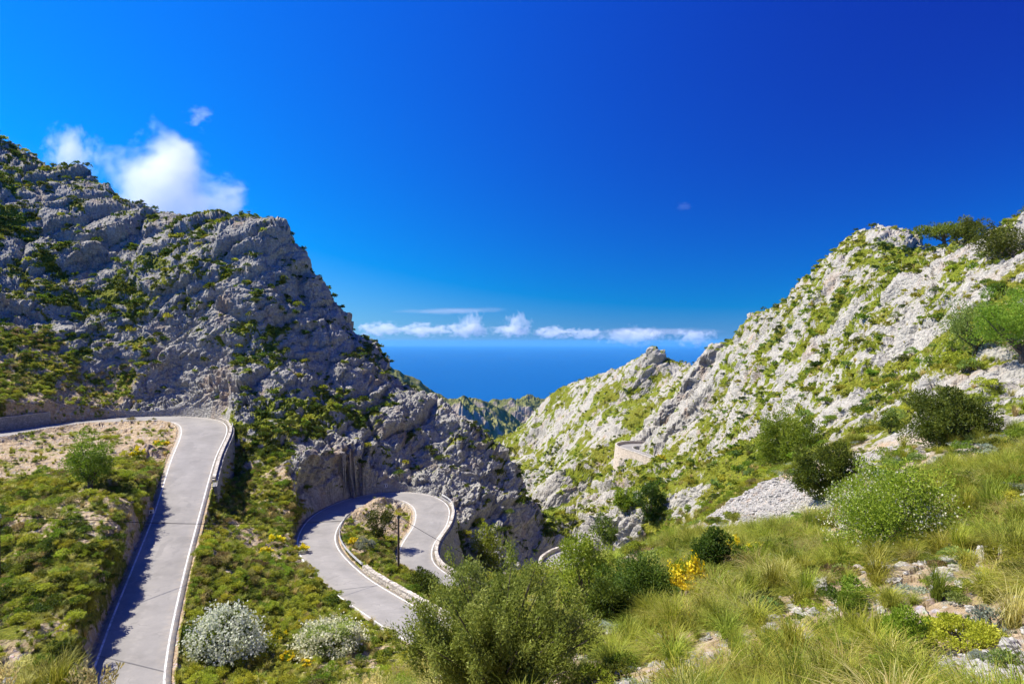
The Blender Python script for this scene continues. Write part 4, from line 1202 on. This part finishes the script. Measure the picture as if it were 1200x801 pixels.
plant('broom', 'bright yellow flowering broom against a dark green bush', 'broom', p, px(p, 26), clone(foliage('foliage', 36, 20, 2200, .10, (1, 1, 1.2), .3), 'leaf_green'), height_=px(p, 34),
      extra=[('blossom', blossoms(8, 1500, .12, 'petal_yellow', (1, 1, 1.1), .3, 26))], rz=0)
for u, v, w, h, lb in ((862, 652, 15, 24, 'narrow yellow flowering broom at the foot of the scree'), (890, 652, 26, 16, 'spreading yellow flowering broom below the scree edge'), (806, 738, 18, 20, 'small yellow flowering broom among tall grass'),
                       (700, 735, 16, 14, 'low yellow broom beside the feathery grey-green bush'), (955, 668, 18, 14, 'little yellow broom beside the wide yellow-green bush'), (775, 540, 10, 8, 'tiny yellow broom behind the cream retaining wall')):
    p = spot(u, v, 12, w)
    plant('broom', lb, 'broom', p, px(p, w * .62), clone(foliage('foliage', int(u), 14, 900, .15, (1, 1, 1.0), .3), 'leaf_green'), height_=px(p, h * .75),
          extra=[('blossom', blossoms(int(v), 420, .17, 'petal_yellow', (1, 1, 1.0), .3, 12))], rz=0)
p = spot(832, 672, 15, 50)
big_tree('evergreen_bush', 'dark upright bush in front of the grey scree', p, px(p, 25), px(p, 56), 'leaf_dark', 34, 9000, .11, 1.0, 'bush', trunk_h=.25, n_clump=50)
p = spot(690, 715, 15, 90)
big_tree('pale_shrub', 'tall pale green shrub with loose tips beside the vanishing road', p, px(p, 46), px(p, 92), 'leaf_lime', 35, 13000, .10, 1.2, 'shrub', trunk_h=.2, n_clump=70)
p = spot(720, 735, 14, 60)
big_tree('evergreen_bush', 'dense dark bush between the broom and the feathery grey-green bush', p, px(p, 36), px(p, 60), 'leaf_dark', 36, 11000, .09, 1.0, 'bush', trunk_h=.2, n_clump=60)
for u, v, w, h, m_, lb in ((762, 608, 36, 50, 'leaf_dark', 'upright dark bush on the pale rocks below the distant road wall'), (737, 595, 28, 26, 'leaf_green', 'green bush on the pale rocks beside the upright dark bush'), (715, 634, 46, 36, 'leaf_dark', 'rounded bush on the boulders above the vanishing road'),
                          (575, 662, 44, 52, 'leaf_green', 'green tree rising from the dark ravine'), (640, 690, 70, 30, 'leaf_lime', 'bright green bush beside the short curved parapet'),
                          (548, 690, 40, 36, 'leaf_olive', 'grey-green bush below the tall curved retaining wall'), (520, 718, 44, 28, 'leaf_lime', 'yellow-green bush at the end of the long parapet'), (496, 695, 40, 30, 'leaf_dark', 'olive bush between the two legs of the lower hairpin')):
    p = spot(u, v, 30, w)
    big_tree('roadside_bush' if v > 640 else 'hillside_bush', lb, p, px(p, w * .52), px(p, h), m_, int(u + v), 5000, .0032 * p[1], .95, 'bush', trunk_h=.22, n_clump=42)
for u, v, w, h, kd, m_, lb in ((1000, 722, 42, 30, 'round', 'leaf_green', 'neat round green shrub on the stony near slope'), (1060, 775, 70, 60, 'loose', 'leaf_green', 'leafy dark green shrub among white stones'),
                             (1132, 762, 90, 46, 'broad', 'leaf_lime', 'spreading light green shrub among white stones'), (995, 790, 44, 40, 'loose', 'leaf_dark', 'small dark shrub beside a white boulder'),
                             (1055, 800, 80, 44, 'broad', 'leaf_green', 'low green shrub at the gravel patch'), (1102, 668, 34, 22, 'low', 'leaf_brown', 'brownish cushion shrub on bare soil'),
                             (1022, 775, 28, 18, 'low', 'leaf_grey', 'blue-grey cushion plant among stones'), (1147, 770, 26, 18, 'low', 'leaf_grey', 'small grey cushion plant under the spreading light green shrub'),
                             (1000, 580, 30, 26, 'round', 'leaf_green', 'vivid green shrub beside the dark olive bush'), (1043, 508, 24, 24, 'round', 'leaf_dark', 'small vivid bush on the white rock slabs'),
                             (1130, 435, 40, 22, 'broad', 'leaf_green', 'bright green bush on a ledge below the dark straggly tree')):
    p = spot(u, v, 5, w)
    n = 5200 if p[1] < 25 else 2200
    sh_ = {'round': (1, 1, .9), 'loose': (1, 1, 1), 'broad': (1.15, 1, .7), 'low': (1.1, 1, .6)}[kd]
    plant('shrub', lb, 'shrub', p, px(p, w * .52), clone(foliage('foliage', int(u * 3 + v), 34, n, .085 if p[1] < 25 else .13, sh_, .27, .35, 2.2), m_), height_=px(p, h * .85))
# the largest grass clumps, one by one
for u, v, w, h, kd, m_, lb in ((990, 668, 70, 52, 'arch', 'grass_green', 'big drooping green grass clump just below the wide yellow-green bush'), (930, 775, 96, 84, 'arch', 'grass_green', 'big shaggy grass clump above the white stones'),
                             (1100, 700, 60, 62, 'arch', 'grass_green', 'dark-based drooping grass clump on the bare soil patch'), (1192, 665, 90, 90, 'arch', 'grass_green', 'huge shaggy grass clump on the soil bank by the brownish cushion shrub'),
                             (1030, 762, 56, 58, 'up', 'grass_green', 'bristly upright grass clump beside the leafy dark green shrub'), (1185, 735, 80, 76, 'arch', 'grass_straw', 'yellowing drooping grass clump by the spreading light green shrub'),
                             (860, 716, 70, 54, 'arch', 'grass_green', 'soft green grass clump in front of the dark upright bush'), (905, 700, 60, 52, 'up', 'grass_green', 'upright green grass clump below the spreading yellow broom'),
                             (715, 790, 84, 60, 'arch', 'grass_green', 'green grass clump beside the feathery grey-green bush'), (790, 780, 80, 56, 'arch', 'grass_green', 'light green grass clump below the small yellow broom'),
                             (1085, 640, 70, 52, 'arch', 'grass_green', 'deep green drooping grass clump in the shade of the wide yellow-green bush'), (1160, 605, 80, 50, 'up', 'grass_green', 'tall green grass clump on the slope above the bare soil')):
    p = spot(u, v, 5, w * .5)
    plant('grass_clump', lb, 'grass', p, px(p, w * .52), bmesh_of(kd, m_), height_=px(p, h * .95), stem=False)
# shrubs on the skylines
for u, v, w, lb in ((405, 389, 13, 'small shrub standing on the crest of the dark mountain'), (893, 360, 9, 'tiny windswept shrub on the pale ridge line')):
    p = spot(u, v, 60, w)
    plant('crest_shrub', lb, 'shrub', p, px(p, w * .5), bmesh_of('loose', 'leaf_dark'), height_=px(p, w * .55), stem=False)

# ------------------------------------------------------------------ scattered plants and stones
area = np.linalg.norm(np.cross(np.gradient(G3, axis=0), np.gradient(G3, axis=1)), axis=2).ravel()
seen = (SLG >= CMAX - 0.012).ravel() & (np.abs(UG.ravel()) < .84)
zone = np.array(list(CNAMES))[cidx]
Y_ = V[:, 1]
r_ = np.random.default_rng(5)
TK = np.array(TAKEN)
def scatter(n, weight):
    w = area * weight * seen; w = w / w.sum()
    return r_.choice(len(V), size=n, p=w, replace=False)
def free(idx, size, gap=.55):
    ok = ROADD[idx] > .55 + size * gap
    P = V[idx]
    for x, y, rad in TK:
        ok &= (P[:, 0] - x) ** 2 + (P[:, 1] - y) ** 2 > (rad * .75) ** 2
    return ok
LAY = []      # (kind, meshes, idx, size, var, zone)
LSHRUB = [('round', 'leaf_dark'), ('broad', 'leaf_dark'), ('loose', 'leaf_dark'), ('broad', 'leaf_green'), ('round', 'leaf_lime')]
def layer(n, weight, lo, hi, power=2.0, gap=.55):
    idx = scatter(n, weight)
    s = lo + (hi - lo) * r_.random(n) ** power
    ok = free(idx, s, gap)
    return idx[ok], s[ok]
cov = np.clip(COVER, 0, 1)
inL = np.isin(zone, ['L', 'V']); inR = zone == 'R'; inS = np.isin(zone, ['S', 'B']); inF = zone == 'F'; inB = zone == 'B'
lay = {}
clumpy = sstep(.42, .58, fbm(V, 2.4, 2, 123))
lay['L'] = layer(3000, inL * (.05 + cov), .35, 1.7, 2.2)
lay['R'] = layer(3400, inR * (.03 + cov) * (.35 + sstep(380, 120, Y_)), .3, 1.6, 2.4)
lay['S'] = layer(4200, inS * (.12 + cov) * np.where(inB, .25, 1), .35, 1.25, 1.8, .35)
lay['F'] = layer(1900, inF * (.12 + cov) * (1.15 - clumpy) * sstep(8, 14, Y_), .22, .95, 2.4, .5)
lay['ST'] = layer(5200, inS * (.25 + cov) * np.where(inB, .3, 1), .35, .85, 1.2, .3)
lay['FT'] = layer(3200, inF * (.03 + cov) * (.12 + clumpy) * (sstep(70, 20, Y_) + .15), .4, 1.15, 1.5, .4)
lay['RT'] = layer(1200, inR * (.1 + cov) * sstep(260, 60, Y_), .3, .8, 1.3, .4)
SH = {'L': LSHRUB, 'R': [('round', 'leaf_dark'), ('broad', 'leaf_green'), ('loose', 'leaf_green'), ('round', 'leaf_lime'), ('broad', 'leaf_lime'), ('loose', 'leaf_olive')],
      'S': [('round', 'leaf_green'), ('broad', 'leaf_lime'), ('loose', 'leaf_lime'), ('broad', 'leaf_lime'), ('round', 'leaf_lime'), ('round', 'leaf_dark'), ('loose', 'leaf_green'), ('round', 'leaf_brown')],
      'F': [('round', 'leaf_green'), ('low', 'leaf_lime'), ('loose', 'leaf_green'), ('broad', 'leaf_olive'), ('low', 'leaf_brown'), ('low', 'leaf_grey'), ('round', 'leaf_dark')],
      'ST': [('mid', 'grass_green'), ('midup', 'grass_green'), ('midup', 'grass_straw'), ('mid', 'grass_green')],
      'FT': [('arch', 'grass_green'), ('up', 'grass_green'), ('arch', 'grass_green'), ('arch', 'grass_straw'), ('arch', 'grass_green'), ('plume', 'grass_straw'), ('up', 'grass_green')],
      'RT': [('mid', 'grass_green'), ('midup', 'grass_straw')]}
MATWORD = {'leaf_dark': 'dark green', 'leaf_green': 'mid green', 'leaf_lime': 'yellow-green', 'leaf_olive': 'grey-green', 'leaf_brown': 'brownish', 'leaf_grey': 'silver-grey', 'grass_green': 'green', 'grass_straw': 'straw-coloured'}
PLACE = {'L': ('growing on the shaded grey mountain', 'shrubs on the shaded grey mountain'), 'R': ('growing among the pale rocks of the sunlit mountain', 'shrubs on the pale sunlit mountain'),
         'S': ('on the scrub slopes between the roads', 'shrubs on the slopes between the roads'), 'F': ('on the stony slope with loose pale stones', 'shrubs on the stony near slope'),
         'ST': ('on the scrub slopes between the roads', 'grass tufts on the slopes between the roads'), 'FT': ('on the stony slope with loose pale stones', 'grass tufts on the stony near slope'), 'RT': ('among the pale rocks of the sunlit mountain', 'grass tufts on the pale sunlit mountain')}
HABIT = {'round': 'rounded', 'broad': 'broad', 'loose': 'loose upright', 'low': 'low cushion', 'arch': 'arching', 'up': 'upright', 'plume': 'plumed', 'mid': 'arching', 'midup': 'upright'}
SINGLES = {'L': 70, 'R': 80, 'S': 100, 'F': 45, 'ST': 30, 'FT': 220, 'RT': 20}
STUFF = {'L': ('mountain_scrub', 'small dark shrubs dotted over the shaded grey mountain', 'scrub'), 'R': ('hillside_scrub', 'low green scrub among the pale rocks of the sunlit mountain', 'scrub'), 'S': ('slope_scrub', 'dense low scrub covering the slopes between the roads', 'scrub'),
         'F': ('herbs', 'low herbs and small shrubs on the stony near slope', 'herbs'), 'ST': ('slope_grass', 'grass growing between the scrub beside the roads', 'grass'), 'FT': ('meadow_grass', 'long grass growing on the stony near slope', 'grass'), 'RT': ('hillside_grass', 'grass growing between the pale rocks of the sunlit mountain', 'grass')}
LANDMARKS = [(o.location.copy(), o['label'].split(' on ')[0].split(' beside ')[0].split(' inside ')[0].split(' covering ')[0].split(' against ')[0].split(' at ')[0].split(' with ')[0].split(' below ')[0].split(' just ')[0].split(' in ')[0].split(' above ')[0].split(' by ')[0]) for o in scene.objects if o.parent is None and o.get('category') in ('bush', 'tree', 'shrub', 'broom', 'grass', 'utility pole', 'kilometre stone')]
def beside(p, reach):
    best_, nm_ = 1e9, None
    for l_, n_ in LANDMARKS:
        d_ = math.hypot(l_[0] - p[0], l_[1] - p[1])
        if d_ < best_: best_, nm_ = d_, n_
    return ' near the ' + nm_ if best_ < reach and len(nm_.split()) <= 5 else ''
def sizeword(a, arr):
    q1, q2 = np.quantile(arr, (.35, .75))
    return 'small' if a < q1 else 'large' if a > q2 else 'mid-sized'
for key, (idx, size) in lay.items():
    kinds = SH[key]; var = r_.integers(0, len(kinds), len(idx))
    if key == 'S':       # greens drift in patches
        pn = fbm(V[idx], 9, 2, 88); var = ((pn * 14).astype(int) + r_.integers(0, 3, len(idx))) % len(kinds)
    if key in ('F', 'FT'):       # nearer plants, smaller
        size = size * (.65 + .35 * sstep(6, 30, Y_[idx]))
    if key == 'L': var = np.where(r_.random(len(idx)) < .6, var % 3, var)
    if key == 'FT':     # plumes only where the slope drops away on the left
        left_ = V[idx, 0] / Y_[idx] < -.05
        var = np.where((var == 5) & ~left_, 0, var); var = np.where(left_ & (r_.random(len(idx)) < .15), 5, var)
    app = size / Y_[idx]
    order = np.argsort(-app)
    single, rest = order[:SINGLES[key]], order[SINGLES[key]:]
    pos = V[idx].copy(); pos[:, 2] -= .05 * size
    grass = key.endswith('T')
    for o_ in single:
        kd, m_ = kinds[var[o_]]
        lb = f"{HABIT[kd]} {MATWORD[m_]} {'grass tuft' if grass else 'shrub'} {PLACE[key][0]}"
        lb = sizeword(size[o_], size[single]) + ' ' + lb
        nb_ = beside(pos[o_], (.2 if key == 'FT' else .12) * pos[o_][1] + 1.8)
        if nb_: lb = ' '.join(lb.split(' on ')[0].split(' growing ')[0].split(' among ')[0].split()) + nb_
        small = app[o_] * 800 < 9
        s_ = float(size[o_])
        me_ = bmesh_of(kd, m_)
        w = .6 if grass else .62
        if grass: plant('grass_tuft', lb, 'grass tuft', pos[o_], s_, me_, PLACE[key][1], stem=False)
        else: plant('shrub', lb, 'shrub', pos[o_], s_ * .8, me_, PLACE[key][1], stem=not small)
    far = key in ('L', 'R')
    ms_ = [bmesh_of(kd, m_, far) for kd, m_ in kinds]
    nm, lb, ct = STUFF[key]
    stuff_instances(nm, lb, ct, pos[rest], size[rest] * (1.0 if grass else .8), r_.uniform(0, 6.28, len(rest)), var[rest], ms_)
# yellow flower heads in the scrub between the roads
for u, v in ((310, 652), (322, 638), (328, 750), (335, 775), (362, 782), (415, 640), (160, 538), (188, 525), (352, 648)):
    p = ground_at(u, v, 40)
    if True:
        plant('broom', 'small patch of yellow broom in the scrub beside the roads', 'broom', p, px(p, 9), clone(bmesh_of('round', 'leaf_green'), 'leaf_green'), 'yellow broom in the scrub beside the roads', height_=px(p, 9),
              extra=[('blossom', blossoms(int(u), 160, .3, 'petal_yellow', (1, 1, .9), .3, 9))], stem=False)
# loose stones
idx = scatter(2200, (inF * np.clip(1.1 - cov, 0, 1) * sstep(50, 12, Y_) + .02 * inF))
sz = (.05 + .15 * r_.random(len(idx)) ** 3.0) * (.7 + .3 * sstep(6, 20, Y_[idx]))
ok = free(idx, sz); idx, sz = idx[ok], sz[ok]
order = np.argsort(-(sz / Y_[idx])); var = r_.integers(0, 4, len(idx))
pos = V[idx].copy(); pos[:, 2] += sz * .12
for k_, o_ in enumerate(order[:120]):
    lb = 'pale limestone boulder lying on the near slope among grass' if sz[o_] > 9 else 'pale limestone rock lying on the near slope'
    lb = lb.split(' lying')[0] + (beside(pos[o_], .15 * pos[o_][1] + 1.2) or ' lying on the near slope among grass')
    lb = sizeword(sz[o_], sz[order[:120]]).replace('small', 'lesser') + ' ' + lb
    s = link('boulder' if sz[o_] > 9 else 'stone', STONES[var[o_]]); s.location = pos[o_]; s.scale = (sz[o_],) * 3; s.rotation_euler = (r_.uniform(-.4, .4), r_.uniform(-.4, .4), r_.uniform(0, 6.28))
    tag(s, lb, 'boulder' if sz[o_] > 9 else 'stone', 'boulders on the near slope' if sz[o_] > 9 else 'stones on the near slope')
stuff_instances('gravel', 'loose pale stones strewn over the near slope', 'gravel', pos[order[120:]], sz[order[120:]], r_.uniform(0, 6.28, len(order) - 120), var[order[120:]], STONES)
# scree and gravel patches
patch = ((V[:, 0] / Y_ * 800 + 600 > 1060) & (-V[:, 2] / Y_ * 800 + 400 > 765) & (Y_ < 14)) * 3.0 + (zone == 'G') * 1.0 * np.clip(SCREE * 1.6 - .3, 0, 1)
idx = scatter(9000, patch)
sz = np.where(Y_[idx] < 15, .02 + .05 * r_.random(len(idx)) ** 2, .06 + .13 * r_.random(len(idx)) ** 2)
pos = V[idx].copy(); pos[:, :2] += r_.normal(0, .05, (len(idx), 2))
stuff_instances('scree', 'grey broken stones of the scree on the hillside', 'scree', pos, sz, r_.uniform(0, 6.28, len(idx)), r_.integers(0, 4, len(idx)), STONES)
# ------------------------------------------------------------------ clouds
def cloud_mat(name, dens, thr, freq, stretch, tint=(1, 1, 1)):
    m, nt, out = new_mat(name); t = NT(nt)
    co = t.objco()
    rnd = t.n('ObjectInfo').outputs['Random']
    off = t.n('CombineXYZ'); t.link(t.math('MULTIPLY', rnd, 37.0), off.inputs[0]); t.link(t.math('MULTIPLY', rnd, 91.0), off.inputs[1])
    add = t.n('VectorMath', operation='ADD'); t.link(t.scalev(co, stretch), add.inputs[0]); t.link(off.outputs[0], add.inputs[1])
    n = t.noise(add.outputs[0], freq, 7, .6, .15)
    ln = t.n('VectorMath', operation='LENGTH'); t.link(co, ln.inputs[0])
    shape = t.math('SUBTRACT', 1.0, ln.outputs['Value'])
    v = t.math('ADD', t.math('MULTIPLY', shape, 1.0), t.math('MULTIPLY', t.math('SUBTRACT', n, .5), 2.2))
    d = t.math('MULTIPLY', t.map(v, thr, thr + .3), dens)
    pv = t.n('VolumePrincipled'); pv.inputs['Color'].default_value = tuple(tint) + (1,); t.link(d, pv.inputs['Density']); pv.inputs['Anisotropy'].default_value = .2
    t.link(pv.outputs[0], out.inputs['Volume'])
cloud_mat('cumulus', .009, .37, 1.9, (1, 1, 1.0))
cloud_mat('wisp', .006, .42, 1.2, (1, 1, 1.4))
cloud_mat('faint_wisp', .002, .42, 1.2, (1, 1, 1.4))
cloud_mat('horizon_cumulus', .003, .40, 1.7, (2.2, 1, 1.2))
cloud_mat('streak', .00035, .30, 1.0, (1.2, 1, .6), (1, .93, .93))
bm = bmesh.new(); bmesh.ops.create_icosphere(bm, subdivisions=3, radius=1); CLOUD = bpy.data.meshes.new('cloud'); bm.to_mesh(CLOUD); bm.free()
def cloud(name, label, u, v, d, wpx, hpx, mat, group=None, deep=.6):
    me = CLOUD.copy(); o = link(name, me, mat)
    o.location = ((u - 600) / 800 * d, d, -(v - 400) / 800 * d)
    a = wpx * d / 1600; b = hpx * d / 1600
    o.scale = (a, max(a, b) * deep, b)
    tag(o, label, 'cloud', group)
    return o
cloud('cumulus_cloud', 'large white cumulus cloud rising behind the dark mountain crest', 203, 222, 2600, 225, 190, 'cumulus')
cloud('cumulus_cloud', 'smaller torn white cloud behind the dark mountain crest', 84, 185, 2600, 80, 110, 'cumulus')
cloud('wisp_cloud', 'small faint wisp of cloud above the large cumulus', 232, 138, 2600, 44, 44, 'wisp')
for u, v, w, h in ((445, 385, 60, 16), (495, 386, 70, 14), (548, 386, 60, 18), (553, 378, 30, 26), (600, 387, 60, 14), (608, 379, 34, 24), (650, 389, 60, 14), (690, 391, 50, 14), (742, 394, 70, 20), (768, 392, 30, 14), (812, 395, 56, 18)):
    cloud('horizon_cloud', 'small white cumulus cloud in the row along the sea horizon', u, v, 24000, w * 1.35, h * 1.7, 'horizon_cumulus', 'clouds in a row along the sea horizon', .4)
cloud('streak_cloud', 'long thin pinkish cloud streak above the row of horizon clouds', 530, 364, 26000, 190, 12, 'streak', None, .3)
cloud('streak_cloud', 'flat pinkish bank of cloud over the sea beside the pale mountain', 770, 387, 30000, 220, 14, 'streak', None, .3)
cloud('wisp_cloud', 'faint tiny wisp of cloud alone in the deep blue sky', 802, 241, 2800, 28, 16, 'faint_wisp')

# a bird gliding past the crest
bd = empty('bird', (-.755 * 90, 90, .31 * 90)); tag(bd, 'small dark bird gliding above the mountain crest', 'bird')
v, q = tube_mesh('b', [(-.3, 0, 0), (-.1, 0, .03), (.15, 0, .02), (.32, 0, .0)], [.02, .08, .07, .01], 8); link('body', mesh_np('body', v, q, True), 'bird_feather', bd)
for s in (-1, 1):
    v = [(.12, s * .05, .05), (-.1, s * .05, .05), (-.02, s * .45, .16), (.12, s * .45, .17), (-.05, s * .85, .1)]
    v2 = v + [(a, b, c - .015) for a, b, c in v]
    f = [(0, 1, 2, 3), (3, 2, 4, 4), (5, 8, 7, 6), (8, 9, 7, 7), (0, 3, 8, 5), (1, 6, 7, 2), (3, 4, 9, 8), (4, 2, 7, 9)]
    bm = bmesh.new(); bv = [bm.verts.new(c) for c in v2]
    for ff in f:
        try: bm.faces.new([bv[i] for i in dict.fromkeys(ff)])
        except ValueError: pass
    me = bpy.data.meshes.new('wing'); bm.to_mesh(me); bm.free(); link('wing', me, 'bird_feather', bd)

# ------------------------------------------------------------------ haze over the sea
def haze():
    m, nt, out = new_mat('haze'); t = NT(nt)
    pv = t.n('VolumePrincipled'); pv.inputs['Color'].default_value = (.16, .56, .92, 1); pv.inputs['Density'].default_value = 2.3e-5; pv.inputs['Anisotropy'].default_value = .1
    t.link(pv.outputs[0], out.inputs['Volume'])
    o = link('haze', box_mesh('haze', (-72000, -71000, SEA_Z - 1), (72000, 72000, 95)), 'haze', kind='stuff')
    o['label'] = 'thin blue haze over the sea and far hills'; o['category'] = 'haze'
haze()
